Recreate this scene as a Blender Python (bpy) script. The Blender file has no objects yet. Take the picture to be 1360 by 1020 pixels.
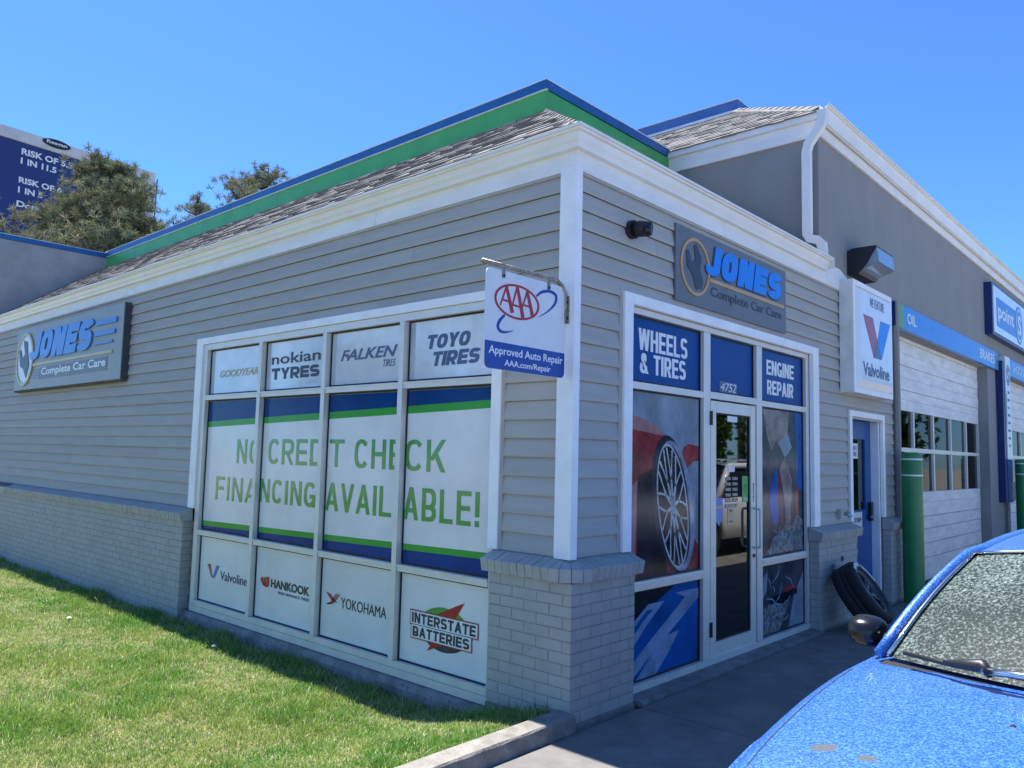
import bpy, math, random
import numpy as np
from mathutils import Vector, Matrix, noise
random.seed(7)
R = math.radians
sc = bpy.context.scene
COL = sc.collection

# ------------------------------------------------------------------ camera
cd = bpy.data.cameras.new('camera'); cam = bpy.data.objects.new('camera', cd); COL.objects.link(cam)
cd.sensor_width = 36; cd.lens = 1044.8/1360*36; cd.clip_end = 2000; cd.clip_start = .05
yaw, pit, rol = R(-42.37), R(5.12), R(1.39)
fw = Vector((math.sin(yaw)*math.cos(pit), math.cos(yaw)*math.cos(pit), math.sin(pit)))
rt = Vector((math.cos(yaw), -math.sin(yaw), 0)); up = rt.cross(fw)
rr = rt*math.cos(rol)+up*math.sin(rol); uu = -rt*math.sin(rol)+up*math.cos(rol)
cam.matrix_world = Matrix(((rr.x, uu.x, -fw.x, 2.990), (rr.y, uu.y, -fw.y, -3.831), (rr.z, uu.z, -fw.z, 1.573), (0, 0, 0, 1)))
sc.camera = cam

# ------------------------------------------------------------------ light
SUN = Vector((-.47, .064, 1)).normalized()
elev = math.asin(SUN.z); az = math.atan2(SUN.x, SUN.y)
w = bpy.data.worlds.new('World'); sc.world = w; w.use_nodes = True
nt = w.node_tree; bg = nt.nodes['Background']
sky = nt.nodes.new('ShaderNodeTexSky'); sky.sky_type = 'NISHITA'; sky.sun_disc = False
sky.sun_elevation = elev; sky.sun_rotation = az; sky.altitude = 1300; sky.air_density = 1.0; sky.dust_density = .6; sky.ozone_density = 2.0
tint = nt.nodes.new('ShaderNodeMix'); tint.data_type = 'RGBA'; tint.blend_type = 'MULTIPLY'; tint.inputs[0].default_value = 1; tint.inputs[7].default_value = (.285, .50, .79, 1)
nt.links.new(sky.outputs[0], tint.inputs[6]); nt.links.new(tint.outputs[2], bg.inputs[0]); bg.inputs[1].default_value = .135
sl = bpy.data.lights.new('sun', 'SUN'); sl.energy = 5.0; sl.angle = R(.53); sl.color = (1, .96, .90)
so = bpy.data.objects.new('sun', sl); COL.objects.link(so); so.rotation_euler = SUN.to_track_quat('Z', 'Y').to_euler()
sc.view_settings.view_transform = 'Standard'; sc.view_settings.look = 'None'
sc.view_settings.gamma = 1; sc.view_settings.exposure = 1.27; sc.view_settings.use_curve_mapping = False

# ------------------------------------------------------------------ materials
def nodes(name):
    m = bpy.data.materials.new(name); m.use_nodes = True
    return m, m.node_tree, m.node_tree.nodes['Principled BSDF']
def mat(name, col, rough=.5, var=.12, scale=6, bump=0, bscale=60, rnd=0, metal=0, coat=0, col2=None, spots=None, stretch=None, ior=None, dirt=0):
    """principled with noise-varied colour, optional per-object variation, fine relief, shaped stains"""
    m, t, p = nodes(name); L = t.links.new; N = t.nodes.new
    tc = N('ShaderNodeNewGeometry'); src = tc.outputs['Position']
    if stretch:
        mp = N('ShaderNodeMapping'); mp.inputs['Scale'].default_value = stretch; L(src, mp.inputs[0]); src = mp.outputs[0]
    nz = N('ShaderNodeTexNoise'); nz.inputs['Scale'].default_value = scale; nz.inputs['Detail'].default_value = 6; nz.inputs['Roughness'].default_value = .65
    L(src, nz.inputs['Vector'])
    mx = N('ShaderNodeMix'); mx.data_type = 'RGBA'
    c2 = col2 or tuple(c*(1-var*2) for c in col); c1 = col if col2 else tuple(min(1, c*(1+var)) for c in col)
    mx.inputs[6].default_value = (*c1, 1); mx.inputs[7].default_value = (*c2, 1)
    rp = N('ShaderNodeMapRange'); rp.inputs[1].default_value = .32; rp.inputs[2].default_value = .68
    L(nz.outputs[0], rp.inputs[0]); L(rp.outputs[0], mx.inputs[0]); out = mx.outputs[2]
    if rnd:
        oi = N('ShaderNodeObjectInfo'); mr = N('ShaderNodeMapRange'); mr.inputs[3].default_value = 1-rnd; mr.inputs[4].default_value = 1+rnd
        L(oi.outputs['Random'], mr.inputs[0]); hs = N('ShaderNodeHueSaturation'); L(out, hs.inputs['Color']); L(mr.outputs[0], hs.inputs['Value']); out = hs.outputs[0]
    if spots:                                       # (scale, threshold, colour)
        n2 = N('ShaderNodeTexNoise'); n2.inputs['Scale'].default_value = spots[0]; n2.inputs['Detail'].default_value = 3; L(tc.outputs['Position'], n2.inputs['Vector'])
        r2 = N('ShaderNodeMapRange'); r2.inputs[1].default_value = spots[1]; r2.inputs[2].default_value = spots[1]+.03; L(n2.outputs[0], r2.inputs[0])
        m2 = N('ShaderNodeMix'); m2.data_type = 'RGBA'; L(r2.outputs[0], m2.inputs[0]); L(out, m2.inputs[6]); m2.inputs[7].default_value = (*spots[2], 1); out = m2.outputs[2]
    L(out, p.inputs['Base Color'])
    p.inputs['Roughness'].default_value = rough; p.inputs['Metallic'].default_value = metal
    p.inputs['Coat Weight'].default_value = coat; p.inputs['Coat Roughness'].default_value = .03
    if ior: p.inputs['IOR'].default_value = ior
    if bump:
        n3 = N('ShaderNodeTexNoise'); n3.inputs['Scale'].default_value = bscale; n3.inputs['Detail'].default_value = 4; L(src, n3.inputs['Vector'])
        bp = N('ShaderNodeBump'); bp.inputs['Strength'].default_value = .6; bp.inputs['Distance'].default_value = bump
        L(n3.outputs[0], bp.inputs['Height']); L(bp.outputs[0], p.inputs['Normal'])
    return m
M = {}
M['siding'] = mat('siding_vinyl', (.425, .412, .372), .7, .05, 3, .0012, 18, rnd=.04, stretch=(.5, .5, 5))
M['wallback'] = mat('wall_back', (.2, .21, .21), .7)
M['brick'] = mat('painted_brick', (.40, .395, .36), .62, .06, 6, .0025, 90, rnd=.03, spots=(26, .73, (.17, .17, .17)))
M['mortar'] = mat('painted_mortar', (.31, .305, .28), .8, .1, 14, .003, 120)
M['trim'] = mat('white_trim', (.92, .915, .89), .42, .05, 4)
M['frieze'] = mat('white_frieze', (.84, .83, .79), .5, .05, 2.5, stretch=(1, 1, 3))
M['gutter'] = mat('gutter_paint', (.84, .83, .78), .36, .04, 3)
M['stucco'] = mat('grey_stucco', (.27, .27, .265), .8, .05, 2, .004, 70, stretch=(1, 1, .5))
M['stucco2'] = mat('light_stucco', (.36, .37, .37), .8, .1, 2, .003, 60)
M['shingle'] = mat('asphalt_shingle', (.20, .194, .188), .92, .25, 60, .004, 200, rnd=.24)
M['felt'] = mat('roof_underlay', (.05, .05, .05), .9)
M['green'] = mat('green_metal', (.07, .40, .10), .4, .08, 3)
M['blue'] = mat('blue_metal', (.012, .11, .33), .38, .1, 3)
M['blue_fade'] = mat('faded_blue_metal', (.03, .12, .36), .38, .1, 2, col2=(.09, .17, .40))
M['lip'] = mat('metal_lip', (.72, .75, .78), .3, .05)
M['alum'] = mat('aluminium_frame', (.74, .72, .66), .42, .04, 5, metal=.25, spots=(60, .74, (.35, .35, .33)))
M['gasket'] = mat('black_gasket', (.012, .012, .014), .6)
M['concrete'] = mat('concrete', (.18, .17, .155), .85, .16, 3.5, .004, 150, spots=(210, .64, (.16, .15, .13)))
M['concrete2'] = mat('curb_concrete', (.27, .25, .22), .88, .2, 9, .008, 60, spots=(120, .64, (.15, .14, .12)))
M['found'] = mat('foundation_concrete', (.23, .225, .21), .88, .22, 6, .006, 50, spots=(40, .62, (.12, .12, .11)))
M['asphalt'] = mat('asphalt', (.30, .28, .245), .9, .2, 8, .005, 160)
M['soil'] = mat('lawn_soil', (.13, .13, .05), .95, .3, 12, .02, 40)
M['film_w'] = mat('white_window_film', (.80, .79, .76), .22, .07, 1.1, .0012, 5, coat=.22)
M['film_w2'] = mat('white_window_film_sky', (.76, .77, .76), .08, .13, 1.3, coat=.8)
M['film_edge'] = mat('film_edge', (.50, .54, .58), .1, .1, 3, coat=.8)
M['film_b'] = mat('navy_window_film', (.004, .05, .21), .13, .12, 2, ior=1.25)
M['film_b2'] = mat('royal_window_film', (.004, .06, .26), .3, .05, 2, ior=1.25)
M['film_g'] = mat('green_window_film', (.055, .37, .05), .13, .05, 2, ior=1.3)
M['let_g'] = mat('green_lettering', (.04, .32, .05), .15, .05, coat=.5)
M['let_w'] = mat('white_lettering', (.82, .82, .82), .3, .04)
M['let_k'] = mat('charcoal_lettering', (.03, .036, .045), .3, .05)
M['let_n'] = mat('navy_lettering', (.03, .055, .16), .3, .05)
M['let_s'] = mat('slate_lettering', (.07, .12, .22), .3, .1)
M['let_y'] = mat('pale_gold_lettering', (.52, .42, .24), .3, .05)
M['red'] = mat('red_print', (.42, .018, .025), .3, .05)
M['red2'] = mat('faded_red_print', (.40, .07, .09), .3, .05)
M['aaablue'] = mat('sign_blue', (.002, .05, .32), .3, .05)
M['signw'] = mat('sign_white', (.74, .75, .76), .3, .03)
M['lightw'] = mat('sign_acrylic', (.76, .78, .82), .18, .03, coat=.4)
M['signgrey'] = mat('sign_grey', (.30, .31, .29), .42, .04, 3)
M['signgrey2'] = mat('sign_dark_grey', (.15, .155, .16), .42, .05, 3)
M['sbox'] = mat('sign_side', (.05, .06, .065), .45, .05)
M['lblue'] = mat('logo_blue', (.045, .19, .56), .3, .05)
M['lblue2'] = mat('logo_bright_blue', (.0, .22, .78), .3, .04)
M['bandblue'] = mat('band_blue', (.03, .21, .64), .3, .06)
M['gold'] = mat('logo_gold', (.55, .43, .19), .35, .05)
M['gold2'] = mat('logo_orange', (.55, .33, .13), .35, .05)
M['wrench'] = mat('logo_charcoal', (.035, .042, .055), .4, .05)
M['capwhite'] = mat('cabinet_white', (.78, .77, .74), .4, .08, 5)
M['navy'] = mat('navy_cabinet', (.003, .02, .14), .35, .05)
M['lime'] = mat('lime_print', (.12, .33, .05), .35, .05)
M['teal'] = mat('teal_print', (.05, .22, .28), .35, .05)
M['black'] = mat('black_plastic', (.014, .015, .017), .45, .1)
M['blacks'] = mat('black_steel', (.008, .009, .011), .22, .1)
M['steel'] = mat('weathered_steel', (.33, .31, .27), .38, .25, 20, metal=.55, spots=(80, .62, (.14, .1, .07)))
M['galv'] = mat('chrome_steel', (.6, .62, .64), .2, .05, metal=1)
M['doorblue'] = mat('blue_door_paint', (.003, .075, .28), .35, .06)
M['bay'] = mat('bay_door_paint', (.80, .79, .75), .5, .1, 3, .001, 30, stretch=(1, 1, 4))
M['bollard'] = mat('green_bollard_sleeve', (.02, .22, .07), .35, .12, 4, spots=(30, .72, (.02, .10, .04)))
M['rubber'] = mat('tyre_rubber', (.014, .014, .015), .75, .2, 20, .001, 80)
M['rim'] = mat('dark_alloy', (.09, .09, .095), .35, .1, metal=.8)
M['rims'] = mat('silver_alloy', (.5, .5, .52), .3, .1, metal=.8)
M['bark'] = mat('pine_bark', (.10, .07, .05), .9, .3, 10, .02, 20)
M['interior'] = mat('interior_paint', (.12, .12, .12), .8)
M['bb_frame'] = mat('billboard_frame', (.55, .55, .55), .5, .08, 1)
M['bb_face'] = mat('billboard_print', (.012, .03, .15), .5, .04, .5)
M['pole'] = mat('pole_wood', (.12, .09, .065), .9)
M['whitepaint'] = mat('white_car_paint', (.75, .76, .77), .25, .02, coat=1)
# vinyl print colours of the entrance graphics
M['pr_sky'] = mat('print_grey_sky', (.27, .33, .39), .12, .25, 2.2, coat=.03, ior=1.22, stretch=(1, 1, .6))
M['pr_red'] = mat('print_red_car', (.33, .045, .055), .12, .3, 4, coat=.03, ior=1.22)
M['pr_red2'] = mat('print_pink_highlight', (.42, .21, .21), .12, .2, 4, coat=.03, ior=1.22)
M['pr_dark'] = mat('print_shadow', (.012, .02, .032), .12, .35, 4, coat=.03, ior=1.22)
M['pr_tyre'] = mat('print_tyre', (.03, .042, .055), .12, .3, 6, coat=.03, ior=1.22)
M['pr_rim'] = mat('print_rim', (.52, .53, .53), .12, .25, 9, coat=.03, ior=1.22)
M['pr_rim2'] = mat('print_rim_lip', (.30, .35, .44), .12, .35, 7, coat=.03, ior=1.22)
M['pr_mech'] = mat('print_engine_bay', (.03, .037, .05), .12, .4, 7, coat=.03, ior=1.22, col2=(.08, .09, .11))
M['pr_skin'] = mat('print_skin', (.30, .23, .21), .12, .3, 5, coat=.03, ior=1.22)
M['pr_metal'] = mat('print_metal', (.30, .33, .34), .12, .4, 20, coat=.03, ior=1.22, col2=(.02, .025, .03))
M['pr_gaz'] = mat('print_pale_blue', (.24, .29, .35), .12, .2, 4, coat=.03, ior=1.22)
M['pr_blue'] = mat('print_blue', (.004, .10, .36), .12, .2, 3, coat=.03, ior=1.22)
M['pr_line'] = mat('print_pale_line', (.24, .34, .50), .12, .2, 5, coat=.03, ior=1.22)

def weather(name, crack=.9, stain=(.07, .068, .062)):
    t = M[name].node_tree; N = t.nodes.new; L = t.links.new; p = t.nodes['Principled BSDF']; src = p.inputs['Base Color'].links[0].from_socket
    g = N('ShaderNodeNewGeometry'); wn = N('ShaderNodeTexNoise'); wn.inputs['Scale'].default_value = 2.5; L(g.outputs['Position'], wn.inputs['Vector'])
    ad = N('ShaderNodeVectorMath'); ad.operation = 'MULTIPLY_ADD'; L(wn.outputs['Color'], ad.inputs[0]); ad.inputs[1].default_value = (.5, .5, .5); L(g.outputs['Position'], ad.inputs[2])
    v = N('ShaderNodeTexVoronoi'); v.feature = 'DISTANCE_TO_EDGE'; v.inputs['Scale'].default_value = .55; L(ad.outputs[0], v.inputs['Vector'])
    r = N('ShaderNodeMapRange'); r.inputs[1].default_value = .0035; r.inputs[2].default_value = .0015; L(v.outputs['Distance'], r.inputs[0])
    m1 = N('ShaderNodeMix'); m1.data_type = 'RGBA'; L(r.outputs[0], m1.inputs[0]); L(src, m1.inputs[6]); m1.inputs[7].default_value = (.04, .04, .038, 1)
    v2 = N('ShaderNodeTexVoronoi'); v2.inputs['Scale'].default_value = 2.2; L(ad.outputs[0], v2.inputs['Vector']); r2 = N('ShaderNodeMapRange'); r2.inputs[1].default_value = .05; r2.inputs[2].default_value = .03; L(v2.outputs['Distance'], r2.inputs[0])
    n3 = N('ShaderNodeTexNoise'); n3.inputs['Scale'].default_value = 1.1; n3.inputs['Detail'].default_value = 5; L(g.outputs['Position'], n3.inputs['Vector']); r3 = N('ShaderNodeMapRange'); r3.inputs[1].default_value = .54; r3.inputs[2].default_value = .72; L(n3.outputs[0], r3.inputs[0])
    mxx = N('ShaderNodeMath'); mxx.operation = 'MAXIMUM'; L(r2.outputs[0], mxx.inputs[0]); L(r3.outputs[0], mxx.inputs[1]); ml = N('ShaderNodeMath'); ml.operation = 'MULTIPLY'; L(mxx.outputs[0], ml.inputs[0]); ml.inputs[1].default_value = .38
    m2 = N('ShaderNodeMix'); m2.data_type = 'RGBA'; L(ml.outputs[0], m2.inputs[0]); L(src, m2.inputs[6]); m2.inputs[7].default_value = (*stain, 1); L(m2.outputs[2], p.inputs['Base Color'])
weather('concrete'); weather('concrete2', stain=(.13, .12, .10)); weather('found', stain=(.11, .11, .10))
def glass_mat(name, tint, refl=1.5, rough=.02):
    m, t, p = nodes(name); t.nodes.remove(p); N = t.nodes.new; L = t.links.new
    g = N('ShaderNodeBsdfGlossy'); g.inputs['Roughness'].default_value = rough
    tr = N('ShaderNodeBsdfTransparent'); tr.inputs[0].default_value = (*tint, 1)
    fr = N('ShaderNodeFresnel'); fr.inputs['IOR'].default_value = refl
    mx = N('ShaderNodeMixShader'); L(fr.outputs[0], mx.inputs[0]); L(tr.outputs[0], mx.inputs[1]); L(g.outputs[0], mx.inputs[2])
    L(mx.outputs[0], t.nodes['Material Output'].inputs[0]); return m
M['glass'] = glass_mat('clear_tinted_glass', (.62, .68, .68), 2.15)
M['glassd'] = glass_mat('bay_door_glass', (.45, .5, .5), 1.16)
M['lens'] = mat('light_lens', (.26, .29, .31), .1, .1, 30, coat=1)

def dew_mat():
    """blue paint under a dried, dusty film of water drops"""
    m, t, p = nodes('speckled_blue_car_paint'); N = t.nodes.new; L = t.links.new
    g = N('ShaderNodeNewGeometry')
    n1 = N('ShaderNodeTexNoise'); n1.inputs['Scale'].default_value = 135; n1.inputs['Detail'].default_value = 2; n1.inputs['Roughness'].default_value = .7
    n2 = N('ShaderNodeTexVoronoi'); n2.inputs['Scale'].default_value = 210
    n3 = N('ShaderNodeTexNoise'); n3.inputs['Scale'].default_value = 3
    for n in (n1, n2, n3): L(g.outputs['Position'], n.inputs['Vector'])
    r1 = N('ShaderNodeMapRange'); r1.inputs[1].default_value = .42; r1.inputs[2].default_value = .72; L(n1.outputs[0], r1.inputs[0])
    m1 = N('ShaderNodeMix'); m1.data_type = 'RGBA'; m1.inputs[6].default_value = (.004, .075, .36, 1); m1.inputs[7].default_value = (.10, .27, .66, 1); L(r1.outputs[0], m1.inputs[0])
    r2 = N('ShaderNodeMapRange'); r2.inputs[1].default_value = .22; r2.inputs[2].default_value = .05; L(n2.outputs['Distance'], r2.inputs[0])
    ml = N('ShaderNodeMath'); ml.operation = 'MULTIPLY'; L(r2.outputs[0], ml.inputs[0]); ml.inputs[1].default_value = .45
    m2 = N('ShaderNodeMix'); m2.data_type = 'RGBA'; m2.inputs[7].default_value = (.42, .58, .82, 1); L(ml.outputs[0], m2.inputs[0]); L(m1.outputs[2], m2.inputs[6])
    # two bare grey chips on the bonnet
    out = m2.outputs[2]
    for (cx, cy, r) in ((2.215, -1.79, .030), (2.325, -1.81, .022)):
        v = N('ShaderNodeVectorMath'); v.operation = 'DISTANCE'
        sp = N('ShaderNodeVectorMath'); sp.operation = 'MULTIPLY'; sp.inputs[1].default_value = (1, 1.3, 0); 
        wv = N('ShaderNodeTexNoise'); wv.inputs['Scale'].default_value = 40; L(g.outputs['Position'], wv.inputs['Vector'])
        wm = N('ShaderNodeVectorMath'); wm.operation = 'SCALE'; L(wv.outputs['Color'], wm.inputs[0]); wm.inputs['Scale'].default_value = .05
        wa = N('ShaderNodeVectorMath'); L(g.outputs['Position'], wa.inputs[0]); L(wm.outputs[0], wa.inputs[1])
        L(wa.outputs[0], sp.inputs[0]); L(sp.outputs[0], v.inputs[0]); v.inputs[1].default_value = (cx+.025, (cy+.025)*1.3, 0)
        lt = N('ShaderNodeMath'); lt.operation = 'LESS_THAN'; lt.inputs[1].default_value = r; L(v.outputs['Value'], lt.inputs[0])
        mc = N('ShaderNodeMix'); mc.data_type = 'RGBA'; mc.inputs[7].default_value = (.10, .11, .118, 1); L(lt.outputs[0], mc.inputs[0]); L(out, mc.inputs[6]); out = mc.outputs[2]
    L(out, p.inputs['Base Color']); p.inputs['Roughness'].default_value = .38; p.inputs['Metallic'].default_value = .15
    p.inputs['Coat Weight'].default_value = .5; p.inputs['Coat Roughness'].default_value = .18
    b = N('ShaderNodeBump'); b.inputs['Distance'].default_value = .0025; b.inputs['Strength'].default_value = .8; L(n1.outputs[0], b.inputs['Height']); L(b.outputs[0], p.inputs['Normal'])
    return m
M['dew'] = dew_mat()
def wind_mat():
    m, t, p = nodes('spotted_windscreen_glass'); N = t.nodes.new; L = t.links.new
    g = N('ShaderNodeNewGeometry')
    n1 = N('ShaderNodeTexNoise'); n1.inputs['Scale'].default_value = 105; n1.inputs['Detail'].default_value = 3; n1.inputs['Roughness'].default_value = .75
    n3 = N('ShaderNodeTexNoise'); n3.inputs['Scale'].default_value = 2.3; n3.inputs['Detail'].default_value = 2
    for n in (n1, n3): L(g.outputs['Position'], n.inputs['Vector'])
    ad = N('ShaderNodeMath'); ad.operation = 'MULTIPLY_ADD'; L(n3.outputs[0], ad.inputs[0]); ad.inputs[1].default_value = .35; L(n1.outputs[0], ad.inputs[2])
    r1 = N('ShaderNodeMapRange'); r1.inputs[1].default_value = .60; r1.inputs[2].default_value = .90; L(ad.outputs[0], r1.inputs[0])
    m1 = N('ShaderNodeMix'); m1.data_type = 'RGBA'; m1.inputs[6].default_value = (.008, .017, .017, 1); m1.inputs[7].default_value = (.26, .33, .31, 1); L(r1.outputs[0], m1.inputs[0])
    L(m1.outputs[2], p.inputs['Base Color']); p.inputs['Roughness'].default_value = .5; p.inputs['Specular IOR Level'].default_value = .08
    b = N('ShaderNodeBump'); b.inputs['Distance'].default_value = .001; b.inputs['Strength'].default_value = .5; L(n1.outputs[0], b.inputs['Height']); L(b.outputs[0], p.inputs['Normal'])
    return m
M['wind'] = wind_mat()
def leaf_mat(name, c1, c2, scale, c3=None, trans=.45):
    m, t, p = nodes(name); t.nodes.remove(p); N = t.nodes.new; L = t.links.new
    g = N('ShaderNodeNewGeometry'); n1 = N('ShaderNodeTexNoise'); n1.inputs['Scale'].default_value = scale; n1.inputs['Detail'].default_value = 4
    L(g.outputs['Position'], n1.inputs['Vector']); rp = N('ShaderNodeMapRange'); rp.inputs[1].default_value = .36; rp.inputs[2].default_value = .64; L(n1.outputs[0], rp.inputs[0])
    mx = N('ShaderNodeMix'); mx.data_type = 'RGBA'; mx.inputs[6].default_value = (*c1, 1); mx.inputs[7].default_value = (*c2, 1); L(rp.outputs[0], mx.inputs[0]); out = mx.outputs[2]
    at = N('ShaderNodeAttribute'); at.attribute_name = 'rnd'
    if c3:
        r3 = N('ShaderNodeMapRange'); r3.inputs[1].default_value = .80; r3.inputs[2].default_value = .86; L(at.outputs['Fac'], r3.inputs[0])
        m3 = N('ShaderNodeMix'); m3.data_type = 'RGBA'; m3.inputs[7].default_value = (*c3, 1); L(r3.outputs[0], m3.inputs[0]); L(out, m3.inputs[6]); out = m3.outputs[2]
    mr = N('ShaderNodeMapRange'); mr.inputs[3].default_value = .7; mr.inputs[4].default_value = 1.3; L(at.outputs['Fac'], mr.inputs[0])
    hs = N('ShaderNodeHueSaturation'); L(out, hs.inputs['Color']); L(mr.outputs[0], hs.inputs['Value']); out = hs.outputs[0]
    d = N('ShaderNodeBsdfDiffuse'); tr = N('ShaderNodeBsdfTranslucent'); L(out, d.inputs[0]); L(out, tr.inputs[0])
    ms = N('ShaderNodeMixShader'); ms.inputs[0].default_value = trans; L(d.outputs[0], ms.inputs[1]); L(tr.outputs[0], ms.inputs[2])
    gl = N('ShaderNodeBsdfGlossy'); gl.inputs['Roughness'].default_value = .4; ms2 = N('ShaderNodeMixShader'); ms2.inputs[0].default_value = .05 if trans > .4 else .0
    L(ms.outputs[0], ms2.inputs[1]); L(gl.outputs[0], ms2.inputs[2]); L(ms2.outputs[0], t.nodes['Material Output'].inputs[0]); return m
M['grass'] = leaf_mat('grass_blades', (.13, .32, .035), (.30, .40, .085), 1.9, (.52, .48, .25))
M['needle'] = leaf_mat('pine_needles', (.12, .15, .085), (.19, .195, .115), .8, (.26, .21, .14), .3)
M['leaf'] = leaf_mat('tree_leaves', (.04, .09, .02), (.07, .12, .03), .5, None, .35)

# ------------------------------------------------------------------ builders
WL = {}
def reg(o, loc): WL[o.name] = Vector(loc)
def thing(name, loc, label, cat, group=None):
    o = bpy.data.objects.new(name, None); COL.objects.link(o); o.location = loc; reg(o, loc); o.empty_display_size = .1
    o['label'] = label; o['category'] = cat
    if group: o['group'] = group
    return o
def place(o, c, parent):
    if parent is not None:
        o.parent = parent; o.location = Vector(c)-WL[parent.name]
    else: o.location = c
    reg(o, c)
def mesh_obj(name, verts, faces, m, parent=None, smooth=False, label=None, stuff=False):
    v = np.array(verts, dtype=float); lo, hi = v.min(0), v.max(0); c = (lo+hi)/2; c[2] = lo[2]
    me = bpy.data.meshes.new(name); me.from_pydata((v-c).tolist(), [], faces); me.materials.append(M[m] if isinstance(m, str) else m)
    if smooth: me.shade_smooth()
    o = bpy.data.objects.new(name, me); COL.objects.link(o); place(o, c, parent)
    if label: o['label'] = label
    if stuff: o['kind'] = 'stuff'
    return o
def tag(o, label, cat, group=None):
    o['label'] = label; o['category'] = cat
    if group: o['group'] = group
    return o
class MB:
    def __init__(s): s.v = []; s.f = []
    def add(s, v, f):
        n = len(s.v); s.v += [tuple(p) for p in v]; s.f += [tuple(i+n for i in q) for q in f]; return s
    def box(s, x0, x1, y0, y1, z0, z1):
        return s.add([(x0, y0, z0), (x1, y0, z0), (x1, y1, z0), (x0, y1, z0), (x0, y0, z1), (x1, y0, z1), (x1, y1, z1), (x0, y1, z1)],
              [(0, 3, 2, 1), (4, 5, 6, 7), (0, 1, 5, 4), (1, 2, 6, 5), (2, 3, 7, 6), (3, 0, 4, 7)])
    def tube(s, pts, r, n=10, caps=True):
        pts = [Vector(p) for p in pts]; rs = r if isinstance(r, (list, tuple)) else [r]*len(pts); base = len(s.v); prev = None
        for i, p in enumerate(pts):
            d = (pts[min(i+1, len(pts)-1)]-pts[max(i-1, 0)]).normalized()
            a = (prev-d*prev.dot(d)).normalized() if prev else (d.cross(Vector((0, 0, 1))) if abs(d.z) < .95 else d.cross(Vector((0, 1, 0)))).normalized()
            prev = a; b = d.cross(a)
            for k in range(n):
                t = 2*math.pi*k/n; s.v.append(tuple(p+(a*math.cos(t)+b*math.sin(t))*rs[i]))
        for i in range(len(pts)-1):
            for k in range(n):
                q = base+i*n; s.f.append((q+k, q+(k+1) % n, q+n+(k+1) % n, q+n+k))
        if caps: s.f.append(tuple(base+k for k in range(n))[::-1]); s.f.append(tuple(base+(len(pts)-1)*n+k for k in range(n)))
        return s
    def build(s, name, m, parent=None, **k): return mesh_obj(name, s.v, s.f, m, parent, **k)
def smooth_tab(T, x):
    # Catmull-Rom over the table
    n = len(T)
    for i in range(n-1):
        if x <= T[i+1][0] or i == n-2:
            p0, p1, p2, p3 = T[max(i-1, 0)], T[i], T[i+1], T[min(i+2, n-1)]; t = min(1, max(0, (x-p1[0])/(p2[0]-p1[0])))
            return [x]+[.5*((2*b)+(c-a)*t+(2*a-5*b+4*c-d)*t*t+(-a+3*b-3*c+d)*t**3) for a, b, c, d in zip(p0[1:], p1[1:], p2[1:], p3[1:])]
class Frame:
    def __init__(s, o, U, V): s.o = Vector(o); s.U = Vector(U); s.V = Vector(V); s.N = s.U.cross(s.V)
    def p(s, u, v, n=0): return tuple(s.o+s.U*u+s.V*v+s.N*n)
FL = Frame((0, 0, 0), (1, 0, 0), (0, 0, 1))      # wall along x: u = x, v = z, n points to -y
FR = Frame((0, 0, 0), (0, 1, 0), (0, 0, 1))      # wall along y: u = y, v = z, n points to +x
def rect(F, u0, v0, u1, v1, n0, n1, name, m, parent, mb=None, **k):
    b = mb or MB(); c = [(u0, v0), (u1, v0), (u1, v1), (u0, v1)]
    b.add([F.p(a, d, n0) for a, d in c]+[F.p(a, d, n1) for a, d in c], [(3, 2, 1, 0), (4, 5, 6, 7), (0, 1, 5, 4), (1, 2, 6, 5), (2, 3, 7, 6), (3, 0, 4, 7)])
    return b if mb is not None else b.build(name, m, parent, **k)
def poly(F, pts, n0, n1, name, m, parent, **k):
    area = sum(a[0]*b[1]-b[0]*a[1] for a, b in zip(pts, pts[1:]+pts[:1]))
    if area < 0: pts = pts[::-1]
    n = len(pts); v = [F.p(a, b, n0) for a, b in pts]+[F.p(a, b, n1) for a, b in pts]
    f = [tuple(range(n))[::-1], tuple(range(n, 2*n))]+[(i, (i+1) % n, n+(i+1) % n, n+i) for i in range(n)]
    return mesh_obj(name, v, f, m, parent, **k)
def ell(cx, cy, rx, ry, n=40, sh=0, a0=0, a1=2*math.pi): return [(cx+rx*math.cos(a0+(a1-a0)*i/n)+sh*ry*math.sin(a0+(a1-a0)*i/n), cy+ry*math.sin(a0+(a1-a0)*i/n)) for i in range(n)]
def ring(F, c, r1, r2, n0, n1, name, m, parent, n=48, sh=0, mb=None):
    a = ell(*c, *r1, n, sh); b = ell(*c, *r2, n, sh); v = []; f = []
    for i in range(n): v += [F.p(*a[i], n0), F.p(*b[i], n0), F.p(*b[i], n1), F.p(*a[i], n1)]
    for i in range(n):
        j = (i+1) % n
        for k in range(4): f.append((i*4+k, i*4+(k+1) % 4, j*4+(k+1) % 4, j*4+k))
    if mb is not None: return mb.add(v, f)
    return mesh_obj(name, v, f, m, parent)
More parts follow.
